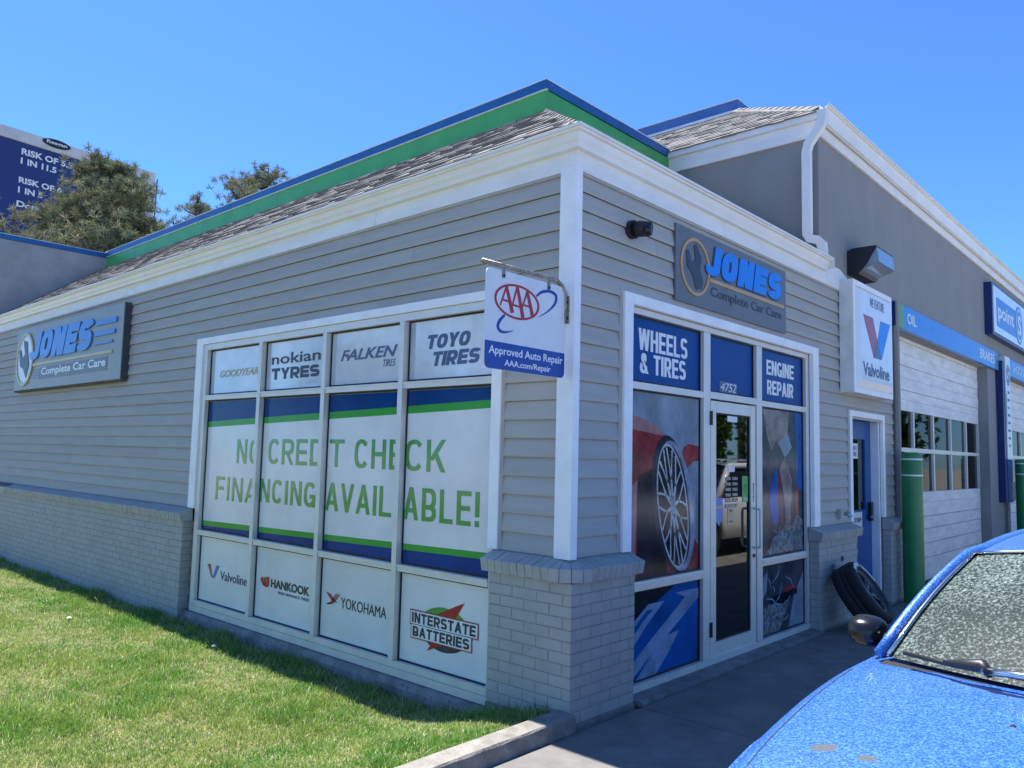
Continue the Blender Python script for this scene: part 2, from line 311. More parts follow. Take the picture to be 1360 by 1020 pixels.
def strip(F, pts, wd, n0, n1, mb):
    """flat ribbon along 2-d points with a width per point"""
    L = []; Rr = []
    for i, p in enumerate(pts):
        a = pts[max(i-1, 0)]; b = pts[min(i+1, len(pts)-1)]; dx, dy = b[0]-a[0], b[1]-a[1]; l = math.hypot(dx, dy) or 1
        w_ = (wd[i] if isinstance(wd, (list, tuple)) else wd)/2
        L.append((p[0]-dy/l*w_, p[1]+dx/l*w_)); Rr.append((p[0]+dy/l*w_, p[1]-dx/l*w_))
    n = len(pts); v = [F.p(*q, n1) for q in L]+[F.p(*q, n1) for q in Rr]+[F.p(*q, n0) for q in L]+[F.p(*q, n0) for q in Rr]
    f = []
    for i in range(n-1):
        f += [(i, n+i, n+i+1, i+1), (2*n+i, 2*n+i+1, 3*n+i+1, 3*n+i), (i, i+1, 2*n+i+1, 2*n+i), (n+i, 3*n+i, 3*n+i+1, n+i+1)]
    f += [(0, 2*n, 3*n, n), (n-1, 2*n-1, 4*n-1, 3*n-1)]
    return mb.add(v, f)
def text(s, F, box, n, m, parent, name='lettering', thick=.002, bold=0, shear=0, sp=1, label=None):
    cu = bpy.data.curves.new('t', 'FONT'); cu.body = s; cu.resolution_u = 3; cu.offset = bold; cu.shear = shear; cu.space_character = sp; cu.fill_mode = 'FRONT'
    o = bpy.data.objects.new('t', cu); me = bpy.data.meshes.new_from_object(o)
    v = np.array([x.co[:] for x in me.vertices]); f = [tuple(p.vertices) for p in me.polygons]
    bpy.data.objects.remove(o); bpy.data.curves.remove(cu); bpy.data.meshes.remove(me)
    lo, hi = v.min(0), v.max(0); u0, v0, u1, v1 = box
    P = [((x-lo[0])/(hi[0]-lo[0])*(u1-u0)+u0, (y-lo[1])/(hi[1]-lo[1])*(v1-v0)+v0) for x, y, _ in v]
    nv = len(P); V3 = [F.p(a, b, n+thick) for a, b in P]
    # side walls from boundary edges so letters have depth
    ec = {}
    for q in f:
        for a, b in zip(q, q[1:]+q[:1]): ec[(a, b)] = 1
    bd = [(a, b) for (a, b) in ec if (b, a) not in ec]
    V3 += [F.p(a, b, n) for a, b in P]; F3 = f+[(b, a, a+nv, b+nv) for a, b in bd]
    return mesh_obj(name, V3, F3, m, parent, label=label)
def glyph(ch, w, h, tv, th):
    """heavy sans capital as polygons, drawn with straight bars and squarish bowls"""
    P = []
    V_ = lambda x, y0=0, y1=h: P.append([(x, y0), (x+tv, y0), (x+tv, y1), (x, y1)])
    H_ = lambda y, x0=0, x1=w: P.append([(x0, y), (x1, y), (x1, y+th), (x0, y+th)])
    D_ = lambda x0, y0, x1, y1, t=tv: P.append([(x0, y0), (x0+t, y0), (x1+t, y1), (x1, y1)])
    def A_(cx, cy, rx, ry, a0, a1, e=.8):
        n = 18; q = []
        for i in range(n+1):
            a = R(a0+(a1-a0)*i/n); c, s_ = math.cos(a), math.sin(a); f = lambda v: math.copysign(abs(v)**e, v)
            q.append(((cx+rx*f(c), cy+ry*f(s_)), (cx+(rx-tv)*f(c), cy+(ry-th)*f(s_))))
        for a, b in zip(q, q[1:]): P.append([a[0], b[0], b[1], a[1]])
    m = h/2
    if ch == 'N': V_(0); V_(w-tv); D_(tv*.2, h, w-tv*1.2, 0, tv)
    elif ch == 'O': A_(w/2, m, w/2, m, 0, 360)
    elif ch in 'CG':
        A_(w/2, m, w/2, m, 38, 322)
        if ch == 'G': V_(w-tv, 0, m); P.append([(w*.52, m-th), (w-tv, m-th), (w-tv, m), (w*.52, m)])
    elif ch == 'D': V_(0); H_(0, tv, w*.45); H_(h-th, tv, w*.45); A_(w*.45, m, w*.55, m, -90, 90)
    elif ch in 'PRB':
        V_(0); q = h*.53 if ch != 'B' else m; ry = (h-q+th)/2; cy = h-ry; H_(h-th, tv, w*.5); H_(q-th, tv, w*.5); A_(w*.5, cy, w*.5-(.03*w if ch == 'B' else 0), ry, -90, 90)
        if ch == 'R': D_(w*.42, q-th, w-tv*1.05, 0, tv*1.05)
        if ch == 'B': H_(0, tv, w*.5); A_(w*.5, q/2, w*.5, q/2, -90, 90)
    elif ch == 'E': V_(0); H_(0, tv); H_(h-th, tv); H_(m-th/2, tv, w*.93)
    elif ch == 'F': V_(0); H_(h-th, tv); H_(m-th/2, tv, w*.9)
    elif ch == 'L': V_(0); H_(0, tv)
    elif ch == 'T': H_(h-th); V_(w/2-tv/2, 0, h-th)
    elif ch == 'I': V_(0)
    elif ch == 'H': V_(0); V_(w-tv); H_(m-th/2, tv, w-tv)
    elif ch == 'K': V_(0); D_(tv*.6, h*.36, w-tv*1.15, h, tv*1.15); D_(w*.36, h*.56, w-tv*1.1, 0, tv*1.15)
    elif ch == 'A': D_(0, 0, w/2-tv/2, h); D_(w-tv, 0, w/2-tv/2, h); P.append([(w*.22, h*.22), (w*.78, h*.22), (w*.74, h*.22+th), (w*.26, h*.22+th)])
    elif ch == 'V': D_(0, h, w/2-tv/2, 0); D_(w-tv, h, w/2-tv/2, 0)
    elif ch == 'Y': D_(0, h, w/2-tv/2, h*.42); D_(w-tv, h, w/2-tv/2, h*.42); V_(w/2-tv/2, 0, h*.43)
    elif ch == 'W': D_(0, h, w*.27-tv/2, 0); D_(w/2-tv/2, h, w*.27-tv/2, 0); D_(w/2-tv/2, h, w*.73-tv/2, 0); D_(w-tv, h, w*.73-tv/2, 0)
    elif ch == 'S': ry = (h+th)/4; A_(w/2, h-ry, w/2, ry, 22, 270); A_(w/2, ry, w/2, ry, 90, -158)
    elif ch == 'J': V_(w-tv, h*.3, h); A_(w/2, h*.3, w/2, h*.3, 180, 360)
    elif ch == '!': V_(0, h*.28, h); V_(0, 0, h*.17)
    elif ch == '&': A_(w*.45, h*.76, w*.30, h*.24, -50, 230); A_(w*.42, h*.29, w*.42, h*.29, 130, 375); D_(w*.12, h*.74, w-tv, 0, tv)
    return P
RELW = dict(I=.30, W=1.45, T=.95, L=.88, E=.92, F=.88, A=1.08, V=1.05, J=.82)
RELW['!'] = .28; RELW['&'] = 1.15
def btext(s, F, box, n, m, parent, tv, th, gap=.16, shear=0, thick=.002, name='lettering', label=None):
    u0, v0, u1, v1 = box; h = v1-v0
    rel = [RELW.get(c, 1) if c != ' ' else .45 for c in s]; tot = sum(r for r in rel)+gap*(len(s)-1); unit = (u1-u0-shear*h)/tot
    mb = MB(); x = u0; k = 0
    for c, r in zip(s, rel):
        if c != ' ':
            w_ = unit*r if c not in 'I!' else tv
            for poly_ in glyph(c, w_, h, tv, th):
                ar = sum(a[0]*b[1]-b[0]*a[1] for a, b in zip(poly_, poly_[1:]+poly_[:1])); q = poly_ if ar > 0 else poly_[::-1]
                q = [(x+(unit*r-w_)/2+a+shear*b, v0+b) for a, b in q]; kk = len(q); e = (k % 37)*1.2e-5; k += 1
                mb.add([F.p(a, b, n) for a, b in q]+[F.p(a, b, n+thick+e) for a, b in q], [tuple(range(kk))[::-1], tuple(range(kk, 2*kk))]+[(i, (i+1) % kk, kk+(i+1) % kk, kk+i) for i in range(kk)])
        x += unit*(r+gap)
    return mb.build(name, m, parent, label=label)
def shared(name, verts, faces, m):
    me = bpy.data.meshes.new(name); me.from_pydata([tuple(v) for v in verts], [], faces); me.materials.append(M[m]); return me
def inst(me, name, c, parent, rot=None, scale=None):
    o = bpy.data.objects.new(name, me); COL.objects.link(o); place(o, c, parent)
    if rot: o.rotation_euler = rot
    if scale: o.scale = scale
    return o
def copy_tree(o, parent=None, delta=(0, 0, 0)):
    c = o.copy(); COL.objects.link(c)
    if parent: c.parent = parent
    else: c.location = o.location+Vector(delta)
    for ch in list(o.children): copy_tree(ch, c)
    return c
def structure(o): o['kind'] = 'structure'; return o

# ================================================================== GROUND
structure(MB().box(-300, 400, -300, 400, -.8, -.45).build('ground', 'asphalt'))
structure(MB().box(.14, 60, -40, 60, -.44, -.02).build('parking_lot', 'asphalt'))
pave = structure(MB().box(-.2, 1.9, -12, 16, -.44, -.030).build('pavement', 'concrete'))
ys = [-12, -9, -6, -3.1, .55, 3.95, 7.2, 10.5, 13.5, 16]
for a, b in zip(ys, ys[1:]):
    x0 = .16
    for (xa, xb) in ((x0, 1.9),):
        g = .005; m_ = MB(); ch = .008
        z = random.uniform(-.001, .001)
        v = []; 
        for (zz, e) in ((-.035, 0), (-.006+z, 0), (z, ch)): v += [(xa+g+e, a+g+e, zz), (xb-g-e, a+g+e, zz), (xb-g-e, b-g-e, zz), (xa+g+e, b-g-e, zz)]
        f = [(8, 9, 10, 11)]+[(l*4+i, l*4+(i+1) % 4, l*4+4+(i+1) % 4, l*4+4+i) for l in range(2) for i in range(4)]
        mesh_obj('slab', v, f, 'concrete', pave)
mesh_obj('threshold', [(x, y, z) for y in (.60, 3.66) for (x, z) in ((-.12, -.02), (.152, -.02), (.150, .008), (.11, .012), (-.12, .012))],
     [(0, 1, 2, 3, 4), (9, 8, 7, 6, 5)]+[(i, (i+1) % 5+0, (i+1) % 5+5, i+5) for i in range(5)], 'found', pave)
mesh_obj('apron', [(1.905, -12, -.03), (6, -12, -.03), (6, 30, -.03), (1.905, 30, -.03), (1.905, -12, -.004), (6, -12, -.004), (6, 30, -.004), (1.905, 30, -.004)],
     [(4, 5, 6, 7), (0, 1, 5, 4), (3, 0, 4, 7)], 'concrete', pave)
def lawn_z(x, y):
    t = min(1, max(0, (x+1.25)/1.25)); s = t*t*(3-2*t)
    return -.175+.20*s+.018*noise.noise(Vector((x*.8, y*.8, 0)))+.006*noise.noise(Vector((x*4, y*4, 3)))
NX, NY = 150, 90; v = []; f = []
for i in range(NX+1):
    for j in range(NY+1):
        x = -.005-24*(i/NX)**1.7; y = .02-16*(j/NY)**1.5; v.append((x, y, lawn_z(x, y)))
for i in range(NX):
    for j in range(NY): q = i*(NY+1)+j; f.append((q, q+NY+1, q+NY+2, q+1))
lawn = structure(mesh_obj('lawn', v, f, 'soil', smooth=True))
rs = np.random.RandomState(3)
def grass(n, region, name):
    P = []
    while len(P) < n:
        x = rs.uniform(region[0], region[1]); y = rs.uniform(region[2], region[3])
        if x > -4.95 and x < -.6 and y > -.062: continue
        d = math.hypot(x-2.99, y+3.83)
        if rs.rand() < min(1, (3.6/d)**1.3) and (noise.noise(Vector((x*7, y*7, 1))) > -.42+.5*rs.rand()*0 or rs.rand() < .35): P.append((x, y))
    P = np.array(P); z = np.array([lawn_z(x, y) for x, y in P])
    pat = np.array([noise.noise(Vector((x*.9, y*1.4, 7)))+.55*noise.noise(Vector((x*4.5, y*6, 2))) for x, y in P]); edge = (P[:, 1] > -.25)
    h = (.030+.020*rs.rand(n))*(1+.9*np.clip(pat*2, -.4, 1))*(1+1.1*edge*rs.rand(n)**3)*(1+.9*(rs.rand(n) > .985)); wd = .0016+.0012*rs.rand(n)
    az_ = rs.rand(n)*6.283; tl = rs.rand(n)*.9+.1; lx, ly = np.cos(az_)*tl*h, np.sin(az_)*tl*h
    a2 = rs.rand(n)*6.283; sx, sy = np.cos(a2)*wd, np.sin(a2)*wd
    V = np.zeros((n, 5, 3)); b = np.stack([P[:, 0], P[:, 1], z], 1)
    for k, (sg, hh, ll, ww) in enumerate(((1, 0, 0, 1), (-1, 0, 0, 1), (-1, .55, .3, .8), (1, .55, .3, .8), (0, 1, 1, 0))):
        V[:, k, 0] = b[:, 0]+lx*ll+sx*ww*sg; V[:, k, 1] = b[:, 1]+ly*ll+sy*ww*sg; V[:, k, 2] = b[:, 2]+h*hh*(1-.35*ll*tl)
    me = bpy.data.meshes.new(name); me.vertices.add(n*5); me.vertices.foreach_set('co', V.ravel())
    idx = (np.arange(n)[:, None]*5+np.array([0, 1, 2, 3, 3, 2, 4])[None]).ravel()
    me.loops.add(len(idx)); me.loops.foreach_set('vertex_index', idx.astype(np.int32))
    me.polygons.add(2*n); st = (np.arange(n)[:, None]*7+np.array([0, 4])[None]).ravel(); me.polygons.foreach_set('loop_start', st.astype(np.int32))
    me.update(calc_edges=True); at = me.attributes.new('rnd', 'FLOAT', 'POINT')
    r = np.clip(rs.rand(n)-np.clip(pat, -.5, .5)*.35, 0, 1); at.data.foreach_set('value', np.repeat(r, 5))
    me.materials.append(M['grass']); o = bpy.data.objects.new(name, me); COL.objects.link(o); o['kind'] = 'stuff'; o['label'] = 'short patchy green lawn grass with straw-coloured blades beside the shop wall'; o['category'] = 'grass'
grass(380000, (-13.5, -.01, -4.2, -.03), 'grass')
for (x, y, r_, lb) in ((-3.6, -.36, .022, 'small white paper scrap on the grass near the display window'), (-5.6, -.85, .028, 'pale crumpled scrap lying on the lawn by the brick base')):
    z = lawn_z(x, y)+.035; v = [(x+r_*math.cos(k)*random.uniform(.6, 1.2), y+r_*math.sin(k)*random.uniform(.6, 1.2), z+random.uniform(-.006, .006)) for k in range(6)]+[(x, y, z+.016), (x, y, z-.01)]
    o_ = mesh_obj('paper_scrap', v, [(k, (k+1) % 6, 6) for k in range(6)]+[((k+1) % 6, k, 7) for k in range(6)], 'let_w'); tag(o_, lb, 'litter')
# kerb: from the pillar corner towards the street, chipped front edge
v = []; f = []; K = 70; prof = 7
for i in range(K+1):
    y = -.10-7.5*i/K; w0 = .0; w1 = .142; zt = .088
    c = .008+.012*max(0, noise.noise(Vector((y*9, 0, 0)))+.25*random.random()); c2 = .008+.014*abs(noise.noise(Vector((y*14, 5, 0))))
    v += [(w0, y, -.3), (w0, y, zt-.008), (w0+.01, y, zt), (w1-c, y, zt+random.uniform(-.002, .001)), (w1, y, zt-c2), (w1+.012, y, .0), (w1+.016, y, -.3)]
for i in range(K):
    for k in range(prof-1): q = i*prof+k; f.append((q, q+1, q+prof+1, q+prof))
f += [tuple(range(prof))[::-1], tuple(K*prof+k for k in range(prof))]
kb = structure(mesh_obj('kerb', v, f, 'concrete2'))

# ================================================================== SHOP BUILDING
shop = thing('shop_building', (-6, 2, 0), 'grey low shop building with horizontal siding, white gutters and painted brick base at the corner', 'building')
B = shop
LX = -12.49
Z0, Z1, EXP = .955, 3.371, .1208
# wall cores and the closed dark room behind the entrance glass
m_ = MB(); m_.box(LX, -.003, .045, .2, -.3, 3.5); m_.box(-.2, -.003, .2, .58, -.3, 3.5); m_.box(-.2, -.003, 3.73, 4.76, -.3, 3.5); m_.box(-.2, -.003, 5.78, 6.44, -.3, 3.55)
m_.box(-.2, -.003, .58, 3.73, 2.62, 3.5); m_.box(-.2, -.003, 4.76, 5.78, 2.10, 3.5); m_.build('wall_core', 'wallback', B)
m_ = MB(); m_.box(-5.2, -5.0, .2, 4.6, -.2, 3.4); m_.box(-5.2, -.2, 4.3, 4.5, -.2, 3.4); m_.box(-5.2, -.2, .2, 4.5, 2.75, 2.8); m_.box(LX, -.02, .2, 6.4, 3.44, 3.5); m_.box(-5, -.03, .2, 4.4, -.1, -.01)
m_.build('interior_shell', 'interior', B)

def plank(F, u0, u1, z, e=EXP, t=.020, cut=None):
    z1 = z+e
    z += random.uniform(-.0012, .0012); pr = [(z+.003, t), (z, t-.0015), (z+.002, t-.0035), (z+.020, t-.0045), (z+.020, .003), (z1, .0012), (z1, .0045), (z+.024, t)]
    v = []; 
    for u in (u0, u1): v += [F.p(u, a, n) for a, n in pr]
    k = len(pr); f = [tuple(range(k)), tuple(range(k, 2*k))[::-1]]+[(i, k+i, k+(i+1) % k, (i+1) % k) for i in range(k)]
    mesh_obj('siding_plank', v, f, 'siding', B)
def course(F, spans, z, L=3.7, off=0, e=EXP):
    for (a, b) in spans:
        cuts = [a]; c = a+((off*1.37) % L)
        if c-a < .5: c += L
        while c < b-.5: cuts.append(c); c += L
        cuts.append(b)
        for p, q in zip(cuts, cuts[1:]): plank(F, p, q-(.003 if q < b else 0), z, e)
for i in range(20):
    z = Z0+i*EXP; e = min(EXP, Z1-z)
    if z < 2.62: L_ = [(LX, -4.955), (-.56, -.10)]
    else: L_ = [(LX, -.10)]
    course(FL, L_, z, 3.7, i*1.9, e)
    if z < 2.02: Rr_ = [(.035, .485), (3.905, 4.70), (5.88, 6.24)]
    elif z < 2.62: Rr_ = [(.035, .485), (3.905, 6.24)]
    else: Rr_ = [(.035, 6.24)]
    course(FR, Rr_, z, 2.6, i*2.7+.3, e)
def trimbar(F, u0, v0, u1, v1, n0=.0, n1=.03, name='trim_board', m='trim'): return rect(F, u0, v0, u1, v1, n0, n1, name, m, B)
def ubar(F, u0, v0, u1, v1, n0, n1, name, m, P, **k): return rect(F, u0, v0, u1, v1, n0, n1, name, m, P, **k)
# J channels beside openings
for u in (-4.955, -.56): trimbar(FL, u-.012, .955, u+.012, 2.70, 0, .022, 'siding_channel', 'siding')
for u in (.49, 3.90): trimbar(FR, u-.012, .955, u+.012, 2.70, 0, .022, 'siding_channel', 'siding')
for u in (4.70, 5.88): trimbar(FR, u-.012, .955, u+.012, 2.14, 0, .022, 'siding_channel', 'siding')
trimbar(FL, LX, 3.355, -.1, 3.373, .0, .024, 'siding_channel', 'siding'); trimbar(FR, .03, 3.355, 4.85, 3.373, .0, .024, 'siding_channel', 'siding')
# corner post with pointed cap
cp = MB().box(-.095, .033, -.035, .03, .948, 3.395); cp.add([(-.095, -.035, 3.395), (.033, -.035, 3.395), (.033, .03, 3.395), (-.03, 0, 3.43)], [(0, 1, 3), (1, 2, 3)])
cp.build('corner_post', 'trim', B)
# frieze boards and gutters, mitred at the corner
def ell_sweep(prof, xa, yb, name, m, side):
    v = []; k = len(prof)
    if side == 'L':
        for (n, z) in prof: v.append((xa, -n, z))
        for (n, z) in prof: v.append((n, -n, z))
    else:
        for (n, z) in prof: v.append((n, -n, z))
        for (n, z) in prof: v.append((n, yb, z))
    f = [tuple(range(k)), tuple(range(k, 2*k))[::-1]]+[(i, k+i, k+(i+1) % k, (i+1) % k) for i in range(k)]
    return mesh_obj(name, v, f, m, B)
fp = [(.004, 3.374), (.030, 3.374), (.030, 3.54), (.004, 3.54)]
for (a, b) in ((LX, -9.2), (-9.2, -5.6), (-5.6, -2.0)): rect(FL, a, 3.374, b-.003, 3.54, .004, .030, 'frieze_board', 'frieze', B)
v = [(-2.0, -n, z) for n, z in fp]+[(n, -n, z) for n, z in fp]; mesh_obj('frieze_board', v, [(0, 1, 2, 3), (7, 6, 5, 4)]+[(i, 4+i, 4+(i+1) % 4, (i+1) % 4) for i in range(4)], 'frieze', B)
v = [(n, -n, z) for n, z in fp]+[(n, 1.93, z) for n, z in fp]; mesh_obj('frieze_board', v, [(0, 1, 2, 3), (7, 6, 5, 4)]+[(i, 4+i, 4+(i+1) % 4, (i+1) % 4) for i in range(4)], 'frieze', B)
rect(FR, 1.934, 3.374, 4.12, 3.54, .004, .030, 'frieze_board', 'frieze', B)
poly(FR, [(4.124, 3.374), (4.86, 3.374), (4.86, 3.50), (4.5, 3.60), (4.124, 3.60)], .004, .030, 'frieze_board', 'frieze', B)
gp = [(.031, 3.498), (.068, 3.498), (.070, 3.512), (.074, 3.526), (.088, 3.545), (.092, 3.565), (.100, 3.582), (.118, 3.588), (.122, 3.598), (.136, 3.600), (.137, 3.617), (.126, 3.619), (.122, 3.606), (.098, 3.60), (.06, 3.53), (.04, 3.53), (.04, 3.618), (.031, 3.618)]
ell_sweep(gp, LX, 0, 'gutter', 'gutter', 'L'); ell_sweep(gp, 0, 4.06, 'gutter', 'gutter', 'R')
rect(FR, 4.06, 3.513, 4.063, 3.62, .031, .136, 'gutter_end_cap', 'gutter', B)
# --- pent roof
SB = 1.74; EZ, TZ = 3.618, 4.862
def roofplane(name, v, B_): return mesh_obj(name, v, [(0, 1, 2, 3), (7, 6, 5, 4), (0, 4, 5, 1), (1, 5, 6, 2), (2, 6, 7, 3), (3, 7, 4, 0)], 'felt', B_)
def th(v, d=.04): return v+[(a, b, c-d) for a, b, c in v]
roofplane('roof_deck', th([(LX, -.06, EZ-.02), (.06, -.06, EZ-.02), (-SB, SB, TZ-.02), (LX, SB, TZ-.02)]), B)
roofplane('roof_deck', th([(.06, -.06, EZ-.02), (.06, 3.99, EZ-.02), (-SB, 3.99, TZ-.02), (-SB, SB, TZ-.02)]), B)
def shingles(O, U, S, length_fn, nrows, rowh, start, parent, near, cap=300, tabw=.19, hipmargin=0):
    """O origin at eave, U along eave, S unit up-slope"""
    O, U, S = Vector(O), Vector(U).normalized(), Vector(S).normalized(); Nn = U.cross(S)
    if Nn.z < 0: Nn = -Nn
    items = []; SLmax = nrows*rowh-.08
    for r in range(nrows):
        a, b = length_fn(r*rowh); u = a-random.random()*tabw
        while u < b:
            wtab = tabw*random.uniform(.6, 1.15); u0, u1 = max(a, u), min(b, u+wtab-.006); at_, bt_ = length_fn(min(SLmax, (r+1)*rowh+.02)); w0, w1 = max(at_, u0), min(bt_, u1); w1 = max(w1, w0+.002) if w1 < w0+.002 else w1
            if w0 > u1: w0 = w1 = u1
            if u1-u0 > .04:
                s0 = r*rowh-random.choice((0, 0, .008, .014)); t = random.uniform(.008, .018)
                b0 = O+U*u0+S*s0; 
                cs = [O+U*q+S*(s0 if k < 2 else min(SLmax, (r+1)*rowh+.02))+Nn*h for h in (0, 1) for k, q in enumerate((u0, u1, w1, w0))]
                cs = [c_-Nn*(i//4) for i, c_ in enumerate(cs)]
                vv = [cs[0]-Nn*.004, cs[1]-Nn*.004, cs[2]-Nn*.006, cs[3]-Nn*.006, cs[0]+Nn*t, cs[1]+Nn*t, cs[2]+Nn*.002, cs[3]+Nn*.002]
                items.append(((vv[0]-Vector(near)).length, vv))
            u += wtab
    items.sort(key=lambda q: q[0]); fc = [(3, 2, 1, 0), (4, 5, 6, 7), (0, 1, 5, 4), (1, 2, 6, 5), (2, 3, 7, 6), (3, 0, 4, 7)]
    for d, vv in items[:cap]: mesh_obj('shingle', vv, fc, 'shingle', parent)
    if items[cap:]:
        for g in range(1):
            mb = MB()
            for d, vv in items[cap:]: mb.add(vv, fc)
            mb.build('shingles', 'shingle_rest', parent, stuff=True)
def face_rnd(name, src):
    """same material, variation from the mesh island instead of the object"""
    m = M[src].copy(); m.name = name; t = m.node_tree
    oi = [n for n in t.nodes if n.type == 'OBJECT_INFO'][0]; g = t.nodes.new('ShaderNodeNewGeometry')
    for l in list(oi.outputs['Random'].links): t.links.new(g.outputs['Random Per Island'], l.to_socket)
    M[name] = m
face_rnd('shingle_rest', 'shingle'); face_rnd('brick_rest', 'brick')
slope = Vector((0, SB+.06, TZ-EZ)); SLn = slope.length; k_ = (SB+.06)/SLn
CAM = (2.99, -3.83, 1.57)
shingles((0, -.10, EZ-.012), (1, 0, 0), slope, lambda s: (LX+.01, .10-s*k_), 16, SLn/15.6, 0, B, CAM, 250)
shingles((.10, 0, EZ-.012), (0, 1, 0), (-(SB+.06), 0, TZ-EZ), lambda s: (-.10+s*k_, 3.97), 16, SLn/15.6, 0, B, CAM, 50)
def hipcaps(a, b, n, P):
    a, b = Vector(a), Vector(b)
    for i in range(n):
        p = a.lerp(b, i/n); q = a.lerp(b, (i+1.25)/n); d = (q-p).normalized(); 
        l1 = Vector((1, 0, 0)); l2 = Vector((0, 1, 0)); w_ = .10; k1 = l1*-w_; k2 = l2*w_
        pts = [p+k1+Vector((0, 0, -.0)), p+Vector((0, 0, .028)), p+k2, q+k1, q+Vector((0, 0, .012)), q+k2]; up_ = Vector((0, 0, .014))
        mesh_obj('ridge_shingle', [tuple(x+up_) for x in pts]+[tuple(x-Vector((0, 0, .004))) for x in pts], [(0, 1, 4, 3), (1, 2, 5, 4), (6, 9, 10, 7), (7, 10, 11, 8), (0, 6, 7, 1), (1, 7, 8, 2), (0, 3, 9, 6), (2, 8, 11, 5), (3, 4, 10, 9), (4, 5, 11, 10)], 'shingle', P)
hipcaps((.07, -.07, EZ), (-SB, SB, TZ), 14, B)
# parapet
PT = 5.18
MB().box(LX, -SB-.012, SB+.012, SB+.12, TZ-.2, 5.13).build('parapet_wall', 'wallback', B)
MB().box(-SB-.12, -SB-.012, SB+.12, 3.98, TZ-.2, 5.13).build('parapet_wall', 'wallback', B)
rect(FL, LX+.004, TZ+.012, -SB, 5.083, -SB-.012, -SB, 'parapet_band', 'green', B); rect(FR, SB+.002, TZ+.012, 3.99, 5.083, -SB-.012, -SB+.002, 'parapet_band', 'green', B)
rect(FL, LX+.004, TZ-.004, -SB+.01, TZ+.012, -SB-.012, -SB+.012, 'flashing', 'lip', B)
cs_ = [LX+.003, -9.6, -6.6, -3.6]
for a, b in zip(cs_, cs_[1:]): rect(FL, a, 5.086, b-.003, PT, -SB-.16, -SB+.018, 'coping', 'blue', B); 
MB().box(-3.6, -SB+.018, SB-.018, SB+.16, 5.086, PT).build('coping', 'blue', B)
MB().box(-SB-.16, -SB+.018, SB+.163, 2.55, 5.086, PT).build('coping', 'blue', B); MB().box(-SB-.16, -SB+.018, 2.553, 3.99, 5.086, PT).build('coping', 'blue', B)
rect(FL, LX, PT-.004, -SB+.022, PT+.006, -SB-.16, -SB+.024, 'coping_lip', 'lip', B); rect(FR, SB-.022, PT-.004, 3.99, PT+.006, -SB-.16, -SB+.024, 'coping_lip', 'lip', B)
rect(FL, LX+.004, 5.078, -SB+.02, 5.086, -SB-.01, -SB+.02, 'coping_lip', 'lip', B)
# left wing rising past the end of the pent roof
MB().box(-20, LX, .01, 12, -.3, 5.065).build('wing_wall', 'stucco2', B)
MB().box(-20, LX+.02, -.01, 12, 5.068, 5.152).build('coping', 'blue', B); MB().box(-20, LX+.026, -.016, 12, 5.150, 5.158).build('coping_lip', 'lip', B)
MB().box(-20, LX, -.10, .008, -.3, .93).build('wing_base', 'brick', B)

# --- painted brick base
def brick_mesh(w_, h_, d_, b=.002):
    v = []; 
    for (n, e) in ((0, 0), (d_-b, 0), (d_, b)):
        v += [(-w_/2+e, h_/2*-1+e, n), (w_/2-e, -h_/2+e, n), (w_/2-e, h_/2-e, n), (-w_/2+e, h_/2-e, n)]
    f = [(8, 9, 10, 11)]+[(l*4+i, l*4+(i+1) % 4, l*4+4+(i+1) % 4, l*4+4+i) for l in range(2) for i in range(4)]
    return v, f
BR = []   # all bricks: (distance, verts, faces)
def brick_wall(F, u0, u1, z0, ncourse, nface, ch=.0677, L=.2032, off=0, lo_end=None):
    rect(F, u0+.0055, z0-.12, u1-.0055, z0+ncourse*ch, 0, nface-.0025, 'mortar', 'mortar', B)
    for c in range(ncourse):
        z = z0+(c+.5)*ch; u = u0-(L/2 if (c+off) % 2 else 0)
        while u < u1-.01:
            a, b = max(u, u0)+.0, min(u+L, u1)
            if b-a > .03:
                j = .004; ww = b-a-2*j if a > u0+.001 else b-a-j; cc = (a+b)/2 if a > u0+.001 else (a+b-j)/2
                if b >= u1-.001: ww += j; cc += j/2
                d = .03+random.uniform(-.0012, .0012)
                vv, ff = brick_mesh(ww, ch-.0075, d); base = nface-.03
                tilt = random.uniform(-.004, .004)
                pts = [F.p(cc+x, z+y, base+n+tilt*x) for x, y, n in vv]
                BR.append(((Vector(pts[0])-Vector(CAM)).length, pts, ff))
            u += L
G0 = .0065
brick_wall(FL, LX, -4.90, -.195, 15, .09, off=1)
brick_wall(FL, -.584, .09, 0.008, 12, .09)
brick_wall(FR, -.09, .58, 0.008, 12, .09, off=1)
brick_wall(FR, 3.70, 4.735, 0.008, 12, .09); brick_wall(FR, 5.83, 6.30, 0.008, 12, .09)
# pier returns
Fe = Frame((0, -4.90, 0), (0, 1, 0), (0, 0, 1)); 
def ret(F, u0, u1, n): brick_wall(F, u0, u1, 0.008, 12, n)
FRm = Frame((-4.99, 0, 0), (0, 1, 0), (0, 0, 1)); brick_wall(FRm, -.088, .04, -.195, 15, .09)
for yy in (3.70, 5.83):
    Fm = Frame((0, yy+.09, 0), (1, 0, 0), (0, 0, 1)); brick_wall(Fm, 0.0, .088, .008, 12, .09)
mesh_obj('plinth', [(x, y, z) for z in (-.3, .006) for x, y in ((-.584, -.096), (.10, -.096), (.10, .58), (-.584, .58))], [(4, 5, 6, 7), (0, 1, 5, 4), (1, 2, 6, 5), (3, 0, 4, 7)], 'found', B)
BR.sort(key=lambda q: q[0])
for d, pts, ff in BR[:300]: mesh_obj('brick', pts, ff, 'brick', B)
mb = MB()
for d, pts, ff in BR[300:]: mb.add(pts, ff)
mb.build('bricks', 'brick_rest', B, stuff=True)
